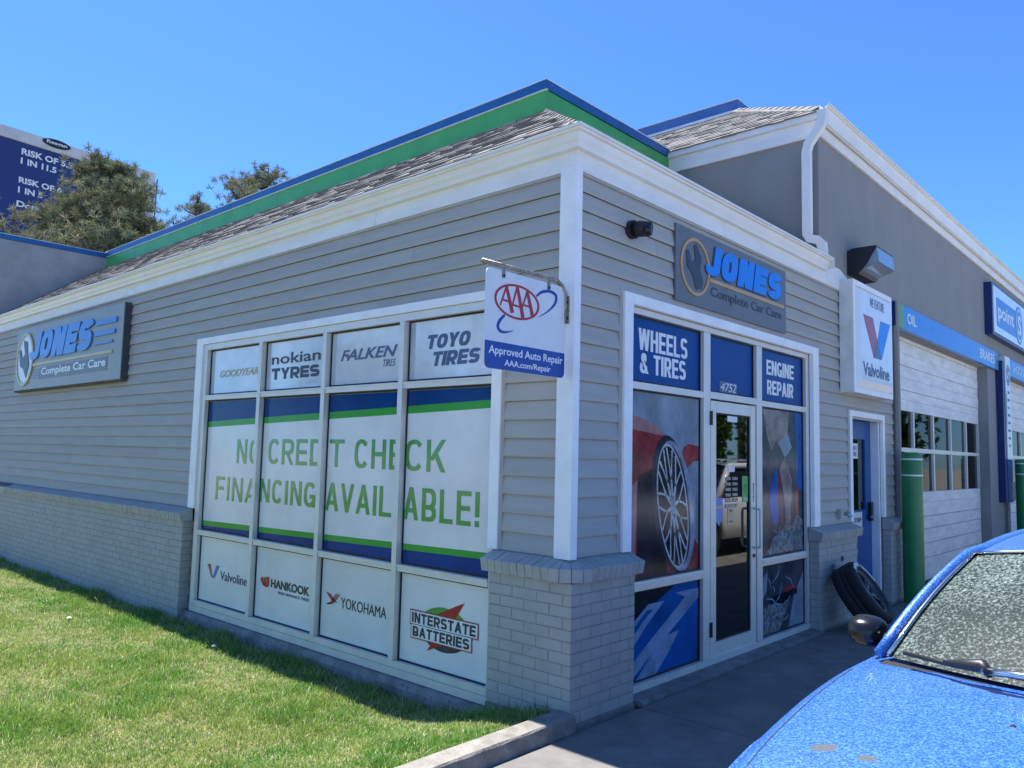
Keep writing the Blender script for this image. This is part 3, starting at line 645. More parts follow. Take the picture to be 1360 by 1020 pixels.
# sloping rowlock cap bricks
CAPS = []
def capbrick(F, u0, u1, inn=0.004, out=.142, j=.0025, uo0=None, uo1=None, skew=0):
    """one brick on edge: sloping top from the siding out to the nose"""
    a, b = u0+j, u1-j; c, d = (uo0 if uo0 is not None else u0)+j, (uo1 if uo1 is not None else u1)-j
    dz = random.uniform(-.002, .002); n_ = out+random.uniform(-.002, .002)
    v = [F.p(a, .955, inn), F.p(b, .955, inn), F.p(d, .905+dz, n_-.004), F.p(c, .905+dz, n_-.004), F.p(c, .900+dz, n_), F.p(d, .900+dz, n_), F.p(d, .824+dz, n_-.014), F.p(c, .824+dz, n_-.014), F.p(b, .824, inn), F.p(a, .824, inn)]
    f = [(0, 1, 2, 3)[::-1], (3, 2, 5, 4)[::-1], (4, 5, 6, 7)[::-1], (7, 6, 8, 9)[::-1], (0, 3, 4, 7, 9), (1, 8, 6, 5, 2)]
    mesh_obj('cap_brick', v, f, 'brick', B)
def caprow(F, u0, u1):
    n = max(1, round((u1-u0)/.0655)); w_ = (u1-u0)/n
    rect(F, u0+.004, .83, u1-.004, .9, .0, .128, 'cap_mortar', 'mortar', B)
    for i in range(n): capbrick(F, u0+i*w_, u0+(i+1)*w_)
caprow(FL, -10.6, -4.865); rect(FL, LX, .824, -10.6, .905, 0, .142, 'cap_mortar', 'brick', B)
caprow(FL, -.62, -.05); caprow(FR, .05, .62); caprow(FR, 3.665, 4.77); caprow(FR, 5.80, 6.335)
# fanned corner bricks
for k in range(4):
    t0, t1 = R(-90+k*22.5), R(-90+(k+1)*22.5); ccx, ccy = -.05, .05; r_ = .19
    a = (ccx+.045*math.cos(t0), ccy+.045*math.sin(t0)); b = (ccx+.045*math.cos(t1), ccy+.045*math.sin(t1))
    c = (ccx+r_*math.cos(t0), ccy+r_*math.sin(t0)); d = (ccx+r_*math.cos(t1), ccy+r_*math.sin(t1)); j = .004
    def lp(p, q, t): return (p[0]+(q[0]-p[0])*t, p[1]+(q[1]-p[1])*t)
    a_, b_, c_, d_ = a, b, lp(c, d, .03), lp(c, d, .97)
    v = [(*a_, .955), (*b_, .955), (*d_, .902), (*c_, .902), (*c_, .824), (*d_, .824), (*b_, .824), (*a_, .824)]
    mesh_obj('cap_brick', v, [(0, 3, 2, 1), (3, 4, 5, 2), (4, 7, 6, 5), (0, 7, 4, 3), (1, 2, 5, 6)], 'brick', B)
MB().box(-.06, .065, -.065, .06, .81, .87).build('cap_mortar', 'mortar', B)

# --- display window on the long wall
W = MB(); 
for a in ((-4.885, -.145, -.60, .0),): pass
win = rect(FL, -4.80, -.055, -.60, .0, -.06, .02, 'display_window', 'alum', B)
XS = [-4.693, -3.672, -2.638, -1.625, -.66]; ZA, ZB, ZC, ZD = 2.580, 2.075, .723, .043
def mull(F, u0, v0, u1, v1, P, n0=-.05, n1=.018, name='mullion', m='alum'): return rect(F, u0, v0, u1, v1, n0, n1, name, m, P)
# white casing
rect(FL, -4.93, .955, -4.80, 2.69, .0, .035, 'casing', 'trim', win); rect(FL, -4.797, 2.625, -.663, 2.69, .0, .035, 'casing', 'trim', win); rect(FL, -.66, .955, -.575, 2.69, .0, .035, 'casing', 'trim', win)
mull(FL, -4.797, .003, -4.72, 2.622, win, name='frame_member'); mull(FL, -.657, .003, -.60, .95, win, name='frame_member')
mull(FL, -4.717, 2.565, -.663, 2.622, win, name='frame_member'); mull(FL, -4.717, .003, -.66, .052, win, n1=.016, name='frame_member')
for x in XS[1:4]: mull(FL, x-.027, .055, x+.027, 2.562, win, n1=.026); 
for a, b in zip(XS, XS[1:]):
    a_ = a+.03 if a != XS[0] else -4.717; b_ = b-.03 if b != XS[4] else -.663
    for z in (ZB, ZC): mull(FL, a_, z-.026, b_, z+.024, win, name='transom'); mull(FL, a_, z+.010, b_, z+.020, win, n0=.018, n1=.026, name='transom_lip')
for a, b in zip(XS, XS[1:]):
    a_ = a+.03 if a != XS[0] else -4.717; b_ = b-.03 if b != XS[4] else -.663
    for (z0, z1, mm) in ((ZD+.01, ZC-.03, 'film_w'), (ZC+.03, ZB-.03, 'film_w'), (ZB+.03, 2.562, 'film_w2')):
        rect(FL, a_, z0, b_, z1, -.045, -.028, 'pane', mm, win); 
        if mm == 'film_w2': rect(FL, a_+.012, z0+.012, a_+.07, z1-.012, -.028, -.0277, 'film_edge', 'film_edge', win)
        mb = MB(); g = .011
        for (q0, q1, q2, q3) in ((a_, z0, a_+g, z1), (b_-g, z0, b_, z1), (a_+g, z0, b_-g, z0+g), (a_+g, z1-g, b_-g, z1)): rect(FL, q0, q1, q2, q3, -.028, -.020, '', '', None, mb=mb)
        mb.build('gasket', 'gasket', win)
    # banner bars, broken by the mullions
    t = lambda x, l, r: l+(r-l)*(x+4.70)/4.0
    def bar(z0l, z0r, z1l, z1r, mm, n):
        poly(FL, [(a_+.012, t(a_, z0l, z0r)), (b_-.012, t(b_, z0l, z0r)), (b_-.012, t(b_, z1l, z1r)), (a_+.012, t(a_, z1l, z1r))], -.028, -.0275+n, 'banner_stripe', mm, win)
    bar(1.832, 1.942, 2.032, 2.032, 'film_b', .001); bar(1.775, 1.885, 1.832, 1.942, 'film_g', .001)
    bar(.787, .868, .838, .913, 'film_g', .001); bar(.765, .765, .787, .868, 'film_b', .001)
NF = -.0268
def wt(s, box, m, **k): return text(s, FL, box, NF, m, win, **k)
bw = lambda t_, b_, **k: btext(t_, FL, b_, NF, 'let_g', win, .040, .033, **k)
bw('N', (-4.10, 1.425, -3.915, 1.655)); bw('O', (-3.865, 1.425, -3.702, 1.655), label='green letter O cut by the mullion')
bw('CRED', (-3.53, 1.435, -2.672, 1.662), gap=.24); bw('T', (-2.575, 1.435, -2.37, 1.662))
bw('CH', (-2.225, 1.435, -1.83, 1.665), gap=.24); bw('E', (-1.785, 1.435, -1.655, 1.665)); bw('CK', (-1.595, 1.433, -1.155, 1.666), gap=.22)
bw('FINA', (-4.475, 1.06, -3.70, 1.288), gap=.24); bw('NCING', (-3.645, 1.085, -2.75, 1.295), gap=.24)
bw('AVAIL', (-2.60, 1.075, -1.74, 1.305), gap=.2); bw('ABLE!', (-1.595, 1.075, -.80, 1.313), gap=.26)
wt('GOODYEAR', (-4.52, 2.272, -3.785, 2.345), 'let_y', shear=.3, bold=.02)
wt('nokian', (-3.55, 2.345, -2.765, 2.445), 'let_k', bold=.012); btext('TYRES', FL, (-3.54, 2.205, -2.775, 2.310), NF, 'let_k', win, .042, .028, gap=.1)
wt('FALKEN', (-2.47, 2.312, -1.735, 2.402), 'let_s', bold=.02, shear=.3); wt('TIRES', (-1.905, 2.235, -1.755, 2.292), 'let_s', shear=.2)
poly(FL, [(-2.42, 2.36), (-2.36, 2.36), (-2.37, 2.325)], NF, NF+.003, 'lettering', 'red2', win)
btext('TOYO', FL, (-1.405, 2.335, -.925, 2.44), NF, 'let_s', win, .036, .026, gap=.08, shear=.25); btext('TIRES', FL, (-1.34, 2.205, -.825, 2.311), NF, 'let_s', win, .036, .026, gap=.1, shear=.25)
poly(FL, [(-4.555, .425), (-4.49, .425), (-4.44, .30), (-4.46, .30)], NF, NF+.002, 'logo', 'red2', win); poly(FL, [(-4.375, .425), (-4.31, .425), (-4.40, .30), (-4.438, .30)], NF, NF+.002, 'logo', 'lblue', win)
wt('Valvoline', (-4.29, .298, -3.785, .385), 'let_n', bold=.01)
for i in range(3):
    mb = MB(); strip(FL, [(-3.535+.055*i, .41+.01*i), (-3.50+.04*i, .36), (-3.44+.01*i, .337+.004*i)], [.045, .032, .008], NF, NF+.002, mb); mb.build('logo', 'red', win)
wt('HANKOOK', (-3.375, .345, -2.77, .42), 'let_k', bold=.035); wt('PERFORMANCE TIRES', (-3.25, .302, -2.775, .325), 'let_n')
mb = MB()
for i in range(3):
    o_ = i*.022; strip(FL, [(-2.525+o_, .418-o_*.2), (-2.465+o_, .375), (-2.425+o_, .35)], .009, NF, NF+.002, mb); strip(FL, [(-2.345-o_, .418), (-2.43-o_*.9, .34), (-2.50+.0-o_*.3, .325)], .009, NF, NF+.002, mb)
mb.build('logo', 'red2', win)
wt('YOKOHAMA', (-2.325, .318, -1.75, .402), 'let_k')
poly(FL, ell(-1.115, .342, .255, .152), NF, NF+.0008, 'logo', 'wrench', win); poly(FL, ell(-1.115, .342, .255, .152, 20, 0, R(0), R(180))+[(-1.37, .342)], NF+.001, NF+.0018, 'logo', 'let_g', win)
poly(FL, [(-.915, .555), (-1.25, .415), (-1.10, .40), (-1.285, .172), (-.97, .30), (-1.08, .33)], NF+.002, NF+.0028, 'logo', 'red', win)
for (a, b, c, d, s) in ((-1.463, .338, -.787, .430, 'INTERSTATE'), (-1.45, .243, -.845, .333, 'BATTERIES')):
    sk = lambda p: p
    rect(FL, a-.012, b-.008, c+.012, d+.008, NF+.003, NF+.0038, 'logo', 'red', win); rect(FL, a-.004, b, c+.004, d, NF+.004, NF+.0048, 'logo', 'let_w', win); btext(s, FL, (a+.012, b+.01, c-.012, d-.01), NF+.005, 'let_k', win, .019, .015, gap=.14, thick=.0008)
# concrete sill below
mesh_obj('foundation', [(x, y, z) for x in (-4.90, -.585) for y, z in ((.04, -.5), (-.075, -.5), (-.07, -.105), (-.045, -.062), (.04, -.058))], [(0, 1, 2, 3, 4), (9, 8, 7, 6, 5)]+[(i, (i+1) % 5, (i+1) % 5+5, i+5) for i in range(5)], 'found', B)

# --- entrance storefront
ent = rect(FR, .612, .012, 3.725, .060, -.09, .0, 'entrance_window', 'alum', B)
E_ = lambda u0, v0, u1, v1, name='mullion', n0=-.08, n1=-.005, m='alum': rect(FR, u0, v0, u1, v1, n0, n1, name, m, ent)
rect(FR, .51, .955, .61, 2.685, .0, .04, 'casing', 'trim', ent); rect(FR, .613, 2.613, 3.727, 2.685, .0, .04, 'casing', 'trim', ent); rect(FR, 3.73, .955, 3.87, 2.685, .0, .04, 'casing', 'trim', ent)
E_(.615, .063, .672, 2.61, 'frame_member'); E_(3.652, .063, 3.725, 2.61, 'frame_member'); E_(.675, 2.567, 3.649, 2.61, 'frame_member')
for (a, b) in ((1.660, 1.765), (2.690-.105, 2.690)): E_(a, .063, b, 2.564)
BAYS = ((.675, 1.657), (2.693, 3.649))
for a, b in BAYS:
    E_(a, 2.045, b, 2.093, 'transom'); E_(a, .672, b, .735, 'transom')
    rect(FR, a, .70, b, .715, -.005, .004, 'transom_lip', 'alum', ent)
E_(1.768, 2.050, 2.582, 2.103, 'transom')
def pane(a, z0, b, z1, mm, glassy=False):
    rect(FR, a, z0, b, z1, -.05, -.042, 'pane', mm, ent)
    mb = MB(); g = .010
    for (q0, q1, q2, q3) in ((a, z0, a+g, z1), (b-g, z0, b, z1), (a+g, z0, b-g, z0+g), (a+g, z1-g, b-g, z1)): rect(FR, q0, q1, q2, q3, -.042, -.032, '', '', None, mb=mb)
    mb.build('gasket', 'gasket', ent)
for a, b in BAYS: pane(a, 2.096, b, 2.564, 'film_b2')
pane(1.768, 2.106, 2.582, 2.564, 'film_b2')
pane(BAYS[0][0], .738, BAYS[0][1], 2.042, 'pr_sky'); pane(BAYS[0][0], .063, BAYS[0][1], .669, 'pr_blue')
pane(BAYS[1][0], .738, BAYS[1][1], 2.042, 'pr_mech'); pane(BAYS[1][0], .063, BAYS[1][1], .669, 'pr_mech')
NE = -.0415
et = lambda s, box, m='let_w', **k: text(s, FR, box, NE, m, ent, **k)
be = lambda t_, b_, **k: btext(t_, FR, b_, NE, 'let_w', ent, .032, .024, gap=.12, **k)
be('WHEELS', (.795, 2.328, 1.468, 2.482)); be('& TIRES', (.815, 2.165, 1.444, 2.309))
be('ENGINE', (2.86, 2.342, 3.453, 2.475)); be('REPAIR', (2.87, 2.165, 3.438, 2.295))
rect(FR, 1.985, 2.118, 2.285, 2.208, NE, NE+.0012, 'number_plate', 'let_s', ent); text('4752', FR, (2.0, 2.128, 2.27, 2.198), NE+.0014, 'signw', ent, bold=0, shear=.25)
pp = lambda pts, n, mm, name='print': poly(FR, pts, NE, NE+n, name, mm, ent)
# printed car with big wheel
pp([(.69, 1.868), (.853, 1.85), (1.036, 1.802), (1.229, 1.715), (1.401, 1.594), (1.47, 1.50), (1.52, 1.35), (1.60, 1.10), (1.645, .98), (1.645, .75), (.69, .75)], .0006, 'pr_red')
pp([(.69, 1.868), (.853, 1.85), (1.036, 1.802), (1.18, 1.74), (1.05, 1.74), (.69, 1.77)], .0010, 'pr_red2')
pp([(1.10, 1.74), (1.24, 1.66), (1.36, 1.50), (1.50, 1.05), (1.645, .92), (1.645, 1.40), (1.47, 1.52), (1.30, 1.68)], .0009, 'pr_gaz')
pp([(1.401, 1.61), (1.42, 1.66), (1.50, 1.685), (1.645, 1.67), (1.645, 1.56), (1.56, 1.55), (1.47, 1.50)], .0013, 'pr_red')
pp([(.80, 1.44), (.99, 1.50), (1.05, 1.2), (1.2, .75), (.80, .75)], .0013, 'pr_dark')
pp([(.78, .98), (.80, 1.42), (.70, 1.36), (.70, .76), (.78, .76)], .0014, 'pr_red2')
wc = (1.235, 1.225); SH = -.19
pp(ell(1.27, 1.24, .275, .50, 48, SH), .0018, 'pr_tyre')
ring(FR, (1.315, 1.225), (.255, .478), (.19, .44), NE+.0019, NE+.0023, 'print', 'pr_rim2', ent, sh=SH)
pp(ell(1.27, 1.225, .208, .455, 44, SH), .0026, 'pr_dark'); ring(FR, (1.27, 1.225), (.208, .455), (.192, .436), NE+.0027, NE+.0032, 'print', 'pr_rim', ent, sh=SH)
mb = MB()
EP = lambda r, a: (1.27+.194*r*math.cos(a)+SH*.437*r*math.sin(a), 1.225+.437*r*math.sin(a))
for k in range(10):
    a = 2*math.pi*k/10+.2
    strip(FR, [EP(.10, a), EP(.45, a)], [.034, .022], NE+.0027, NE+.0033, mb)
    for s_ in (-1, 1): strip(FR, [EP(.45, a), EP(.7, a+s_*.12), EP(.98, a+s_*.2)], [.019, .014, .019], NE+.0027, NE+.0033, mb)
mb.build('print', 'pr_rim', ent, label='printed silver multi-spoke wheel'); pp(ell(1.27, 1.225, .032, .06, 20, SH), .0042, 'pr_rim2')
pp([(.676, .668), (1.35, .668), (1.10, .58), (.676, .44)], .0008, 'pr_dark')
for pts in ([(.69, .42), (.95, .56), (1.16, .56), (.93, .42), (.70, .25), (.70, .32), (.88, .45), (1.02, .52), (.93, .52), (.69, .37)], [(1.30, .60), (1.645, .60), (1.645, .53), (1.05, .24), (.72, .07), (.69, .09), (.69, .15), (.90, .27), (1.45, .555)], [(1.07, .30), (1.37, .33), (1.20, .18), (1.05, .07), (.80, .07), (.98, .20)]):
    sw_ = globals().get('sw_', .0012)+.0006; pp(pts, sw_, 'pr_line')
# printed mechanic at the engine
pp([(2.78, 2.03), (3.34, 2.03), (3.30, 1.80), (3.12, 1.70), (3.06, 1.76), (2.95, 1.66), (2.86, 1.80)], .0008, 'pr_skin')
pp([(3.10, 1.74), (3.30, 1.84), (3.40, 1.70), (3.24, 1.60)], .0012, 'pr_gaz')
pp([(3.46, 2.035), (3.64, 2.035), (3.64, 1.3), (3.50, 1.3)], .0009, 'pr_blue')
pp([(2.95, 1.40), (3.06, 1.52), (3.14, 1.30), (3.10, 1.02), (2.98, 1.0), (2.90, 1.2)], .0010, 'pr_blue')
pp([(3.12, 1.50), (3.24, 1.62), (3.40, 1.40), (3.36, 1.0), (3.26, .98), (3.20, 1.3)], .0012, 'pr_skin')
pp([(3.08, 1.45), (3.13, 1.42), (3.18, 1.0), (3.12, 1.0)], .0016, 'pr_red'); pp([(3.46, 1.3), (3.54, 1.35), (3.55, 1.05), (3.46, 1.1)], .0016, 'pr_red')
pp([(2.73, .74), (3.64, .74), (3.64, 1.02), (3.5, 1.08), (3.40, .98), (3.25, 1.0), (3.15, .93), (3.0, .90), (2.9, .80)], .0020, 'pr_metal')
mb = MB()
for i in range(16):
    c = (random.uniform(3.0, 3.6), random.uniform(.77, .98)); a = random.uniform(0, 3); l = random.uniform(.04, .12)
    strip(FR, [(c[0]-l*math.cos(a), c[1]-l*.6*math.sin(a)), c, (c[0]+l*math.cos(a+.6), c[1]+l*.6*math.sin(a+.6))], [.004, .012, .004], NE+.0021, NE+.0026, mb)
for i in range(14):
    c = (random.uniform(2.75, 3.5), random.uniform(.1, .6)); a = random.uniform(0, 3); l = random.uniform(.06, .16)
    strip(FR, [(c[0]-l*math.cos(a), c[1]-l*.6*math.sin(a)), c, (c[0]+l*math.cos(a+.5), c[1]+l*.6*math.sin(a+.5))], [.004, .014, .004], NE+.0021, NE+.0026, mb)
mb.build('print', 'pr_line', ent, label='printed hoses and bright engine edges')
pp([(3.30, .07), (3.64, .07), (3.64, .55), (3.55, .46), (3.42, .35)], .0010, 'pr_gaz'); pp([(2.72, .07), (3.1, .07), (3.32, .30), (3.0, .36), (2.75, .28)], .0012, 'pr_metal')
pp([(2.95, .38), (3.48, .42), (3.50, .36), (3.2, .30), (2.9, .32)], .0016, 'pr_dark'); pp([(3.2, .43), (3.48, .45), (3.48, .41), (3.22, .39)], .0020, 'pr_red')
pp([(2.71, .33), (2.85, .45), (2.85, .60), (2.71, .52)], .0014, 'pr_gaz')
# --- glazed door in the entrance
door = MB(); 
DY0, DY1 = 1.785, 2.572
door = rect(FR, DY0, .02, DY1, .165, -.055, -.012, 'door', 'alum', B)
for (a, b, c, d) in ((DY0, .168, DY0+.088, 2.035), (DY1-.088, .168, DY1, 2.035), (DY0+.091, 1.945, DY1-.091, 2.035)): rect(FR, a, b, c, d, -.055, -.012, 'door_rail', 'alum', door)
ga, gb = DY0+.091, DY1-.091
rect(FR, ga, .168, gb, 1.942, -.038, -.032, 'door_glass', 'glass', door)
mb = MB()
for (q0, q1, q2, q3) in ((ga, .168, ga+.009, 1.942), (gb-.009, .168, gb, 1.942), (ga+.01, .168, gb-.01, .177), (ga+.01, 1.933, gb-.01, 1.942)): rect(FR, q0, q1, q2, q3, -.031, -.022, '', '', None, mb=mb)
mb.build('gasket', 'gasket', door)
for z in (1.84, .22): rect(FR, 1.757, z, 1.783, z+.11, -.004, .008, 'hinge', 'blacks', door)
mb = MB(); mb.tube([(-.012, DY1-.04, .84), (.045, DY1-.04, .85), (.05, DY1-.04, .88), (.05, DY1-.04, 1.14), (.045, DY1-.04, 1.16), (-.012, DY1-.04, 1.17)], .011); mb.build('door_handle', 'alum', door, smooth=True)
MB().tube([(-.012, DY1-.042, .775), (-.002, DY1-.042, .775)], .016, 14).build('door_lock', 'blacks', door)
text('WELCOME', Frame((0, DY1-.03, 1.22), (0, 0, 1), (0, -1, 0)), (0, 0, .16, .022), -.0118, 'let_k', door)
NS = -.031
st = lambda a, b, c, d, mm, n=.0012: rect(FR, a, b, c, d, NS, NS+n, 'door_sticker', mm, door)
st(2.10, 1.885, 2.27, 1.93, 'let_w'); st(2.36, 1.225, 2.465, 1.44, 'green'); text('OPEN', FR, (2.375, 1.235, 2.45, 1.262), NS+.0014, 'let_w', door)
rect(FR, 2.385, 1.29, 2.44, 1.37, NS+.0013, NS+.002, 'door_sticker', 'let_g', door)
poly(FR, [(1.89, 1.27), (2.02, 1.27), (2.02, 1.12), (1.955, 1.045), (1.89, 1.10)], NS, NS+.0012, 'door_sticker', 'lblue', door); rect(FR, 1.90, 1.185, 2.01, 1.205, NS+.0013, NS+.002, 'door_sticker', 'gold', door)
st(2.105, 1.055, 2.21, 1.19, 'let_y'); text('NO', FR, (2.135, 1.15, 2.18, 1.172), NS+.0014, 'let_k', door); ring(FR, (2.157, 1.12), (.022, .022), (.016, .016), NS+.0013, NS+.002, 'door_sticker', 'gold2', door, 16); rect(FR, 2.13, 1.065, 2.185, 1.08, NS+.0013, NS+.002, 'door_sticker', 'let_k', door)
st(2.11, 1.475, 2.225, 1.52, 'signw')
hrs = ['MON', '7:30-6', 'TUE', '7:30-6', 'WED', '7:30-6', 'THU', '7:30-6', 'FRI', '7:30-6', 'SAT', '8-4']
for i in range(6):
    z = 1.435-i*.044
    for (a, s) in ((2.06, hrs[2*i]), (2.18, hrs[2*i+1])): st(a, z-.028, a+.10, z, 'let_k', .0006); text(s, FR, (a+.01, z-.024, a+.09, z-.005), NS+.0008, 'signw', door, thick=.0005)
# --- blue service door
sd = rect(FR, 4.84, .02, 5.74, 1.05, -.13, -.09, 'service_door', 'doorblue', B)
for (a, b, c, d) in ((4.84, 1.052, 4.93, 2.07), (5.55, 1.052, 5.74, 2.07), (4.932, 1.84, 5.548, 2.07)): rect(FR, a, b, c, d, -.13, -.09, 'door_rail', 'doorblue', sd)
rect(FR, 4.932, 1.052, 5.548, 1.838, -.118, -.108, 'door_glass', 'glass', sd)
rect(FR, 4.725, .96, 4.80, 2.13, .0, .035, 'casing', 'trim', sd); rect(FR, 5.79, .96, 5.862, 2.13, .0, .035, 'casing', 'trim', sd); rect(FR, 4.803, 2.07, 5.787, 2.13, .0, .035, 'casing', 'trim', sd)
rect(FR, 5.742, .0, 5.788, 2.068, -.14, -.003, 'door_jamb', 'trim', sd); rect(FR, 4.80, .0, 4.838, 2.068, -.14, -.003, 'door_jamb', 'trim', sd)
rect(FR, 5.10, 1.62, 5.36, 1.79, -.107, -.105, 'notice', 'let_w', sd); text('PUSH\nHERE', FR, (5.14, 1.65, 5.32, 1.76), -.1048, 'let_n', sd)
rect(FR, 5.10, .86, 5.38, 1.03, -.088, -.075, 'key_slot', 'signw', sd); text('KEY DROP', FR, (5.13, .92, 5.35, .97), -.0748, 'let_k', sd)
rect(FR, 5.14, .77, 5.30, .84, -.088, -.06, 'key_slot', 'black', sd); rect(FR, 5.62, .92, 5.69, 1.13, -.088, -.05, 'door_handle', 'blacks', sd); MB().tube([(-.09, 5.65, .97), (-.04, 5.65, .97), (-.035, 5.56, .97)], .012).build('door_handle', 'galv', sd)
MB().box(-1.5, -1.45, 4.4, 6.3, 0, 2.5).build('interior_panel', 'interior', B)
rect(FR, 5.0, .9, 5.22, 1.35, -.42, -.3, 'shelf_box', 'pole', B)
# grey downpipe at the end of the siding
MB().tube([(.045, 6.29, 0), (.045, 6.29, 3.54)], .045, 8).build('downpipe', 'stucco', B)
# fittings
rect(FR, 4.36, 1.00, 4.45, 1.10, .012, .06, 'outlet_box', 'siding', B); MB().tube([(.03, 4.50, 1.05), (.09, 4.50, 1.05), (.11, 4.50, 1.02)], .02, 8).build('hose_tap', 'galv', B)
rect(FR, 4.26, .60, 4.31, .645, .088, .10, 'pipe_stub', 'black', B); MB().tube([(.088, 4.02, .54), (.12, 4.02, .54), (.12, 4.10, .55)], .018, 8).build('pipe_stub', 'steel', B); MB().tube([(.088, 4.02, .58), (.12, 4.02, .58)], .014, 8).build('pipe_stub', 'steel', B)

# ================================================================== GARAGE BUILDING
gar = thing('garage_building', (-5, 15, 0), 'tall grey stucco service garage with white overhead bay doors and shingled roof', 'building')
B2 = gar; GY = 4.02; GE = 5.14
mb = MB(); mb.box(-12, 0, GY, 40, 3.56, 4.93); mb.box(-12, -9.5, GY+2.4, 40, -.3, 3.56); mb.box(-.3, .0, 6.34, 6.60, -.3, 3.56); mb.box(-.32, 0, 11.42, 13.0, -.3, 3.56); mb.box(-.32, 0, 17.8, 19.5, -.3, 3.56); mb.box(-.32, 0, 24.3, 40, -.3, 3.56); mb.box(-.32, 0, 6.6, 40, 3.24, 3.56)
mb.build('stucco_wall', 'stucco', B2)
rect(FR, GY+.0, 3.50, 6.25, 3.56, -.3, -.0, 'stucco_wall', 'stucco', B2)
MB().box(-9.4, -.35, 6.3, 39, -.1, -.01).build('bay_floor', 'interior', B2)
# frieze + gutter (front), rake frieze (side)
rect(FR, GY-.03, 4.90, 40, 5.035, .004, .03, 'frieze_board', 'frieze', B2)
rect(Frame((0, GY, 0), (1, 0, 0), (0, 0, 1)), -9, 4.90, .03, 5.07, .002, .03, 'frieze_board', 'frieze', B2)
rect(Frame((0, GY, 0), (1, 0, 0), (0, 0, 1)), -9, 5.073, .03, 5.150, .002, .07, 'fascia_cap', 'gutter', B2)
gz = 5.18-3.616; v = []
for y in (GY-.10, 40): v += [(n+.02, y, z+gz-.0) for n, z in [(a, 3.45 if z_ < 3.53 else z_) for a, z_ in gp]]
kk = len(gp); mesh_obj('gutter', v, [tuple(range(kk)), tuple(range(kk, 2*kk))[::-1]]+[(i, kk+i, kk+(i+1) % kk, (i+1) % kk) for i in range(kk)], 'gutter', B2)
# roof
TE, TT, TS = 5.16, 6.29, 1.75
roofplane('roof_deck', th([(-9, GY-.06, TE-.035), (.06, GY-.06, TE-.035), (-TS, GY+TS, TT-.02), (-9, GY+TS, TT-.02)]), B2)
roofplane('roof_deck', th([(.06, GY-.06, TE-.035), (.06, 40, TE-.035), (-TS, 40, TT-.02), (-TS, GY+TS, TT-.02)]), B2)
s2 = Vector((0, TS+.06, TT-TE)); S2 = s2.length; k2 = (TS+.06)/S2
shingles((0, GY-.08, TE-.028), (1, 0, 0), s2, lambda s: (-4.6, .08-s*k2), 16, S2/15.6, 0, B2, (2, 0, 3), 240)
shingles((.08, GY, TE-.028), (0, 1, 0), (-(TS+.06), 0, TT-TE), lambda s: (-.08+s*k2, 9), 16, S2/15.6, 0, B2, (2, 0, 3), 60)
hipcaps((.05, GY-.05, TE), (-TS, GY+TS, TT), 14, B2)
MB().box(-9, -TS, GY+TS, GY+TS+.15, TT-.1, 6.449).build('parapet_wall', 'blue_fade', B2); MB().box(-TS-.15, -TS, GY+TS+.15, 40, TT-.1, 6.449).build('parapet_wall', 'blue', B2)
MB().box(-9, -TS+.012, GY+TS-.012, GY+TS+.16, 6.45, 6.462).build('coping_lip', 'lip', B2); MB().box(-9, -TS+.01, GY+TS-.015, GY+TS, TT-.02, TT+.02).build('flashing', 'lip', B2)
# white downspout with swan neck
mb = MB(); y0 = GY-.06
def rtube(pts, w_, d_, n): 
    P = [Vector(p) for p in pts]; v = []; f = []
    for i, p in enumerate(P):
        d = (P[min(i+1, len(P)-1)]-P[max(i-1, 0)]).normalized(); a = Vector((0, 1, 0)) if abs(d.y) < .9 else Vector((0, 0, 1)); a = (a-d*a.dot(d)).normalized(); b = d.cross(a)
        for (s, t) in ((-1, -1), (-.8, -1.05), (.8, -1.05), (1, -1), (1, 1), (-1, 1)): v.append(tuple(p+a*s*d_/2+b*t*w_/2))
    for i in range(len(P)-1):
        for k in range(6): f.append((i*6+k, i*6+(k+1) % 6, i*6+6+(k+1) % 6, i*6+6+k))
    f += [tuple(range(6))[::-1], tuple(len(v)-6+k for k in range(6))]
    return mesh_obj('downspout', v, f, 'gutter', B2)
rtube([(.085, y0-.05, 5.12), (.085, y0-.05, 5.02), (.07, y0-.05, 4.96), (.0, y0-.05, 4.87), (-.055, y0-.05, 4.80), (-.075, y0-.05, 4.72), (-.075, y0-.05, 4.05), (-.075, y0-.05, 3.86), (-.05, y0-.05, 3.81), (.03, y0-.05, 3.785), (.07, y0-.05, 3.74), (.08, y0-.05, 3.60)], .085, .065, 12)
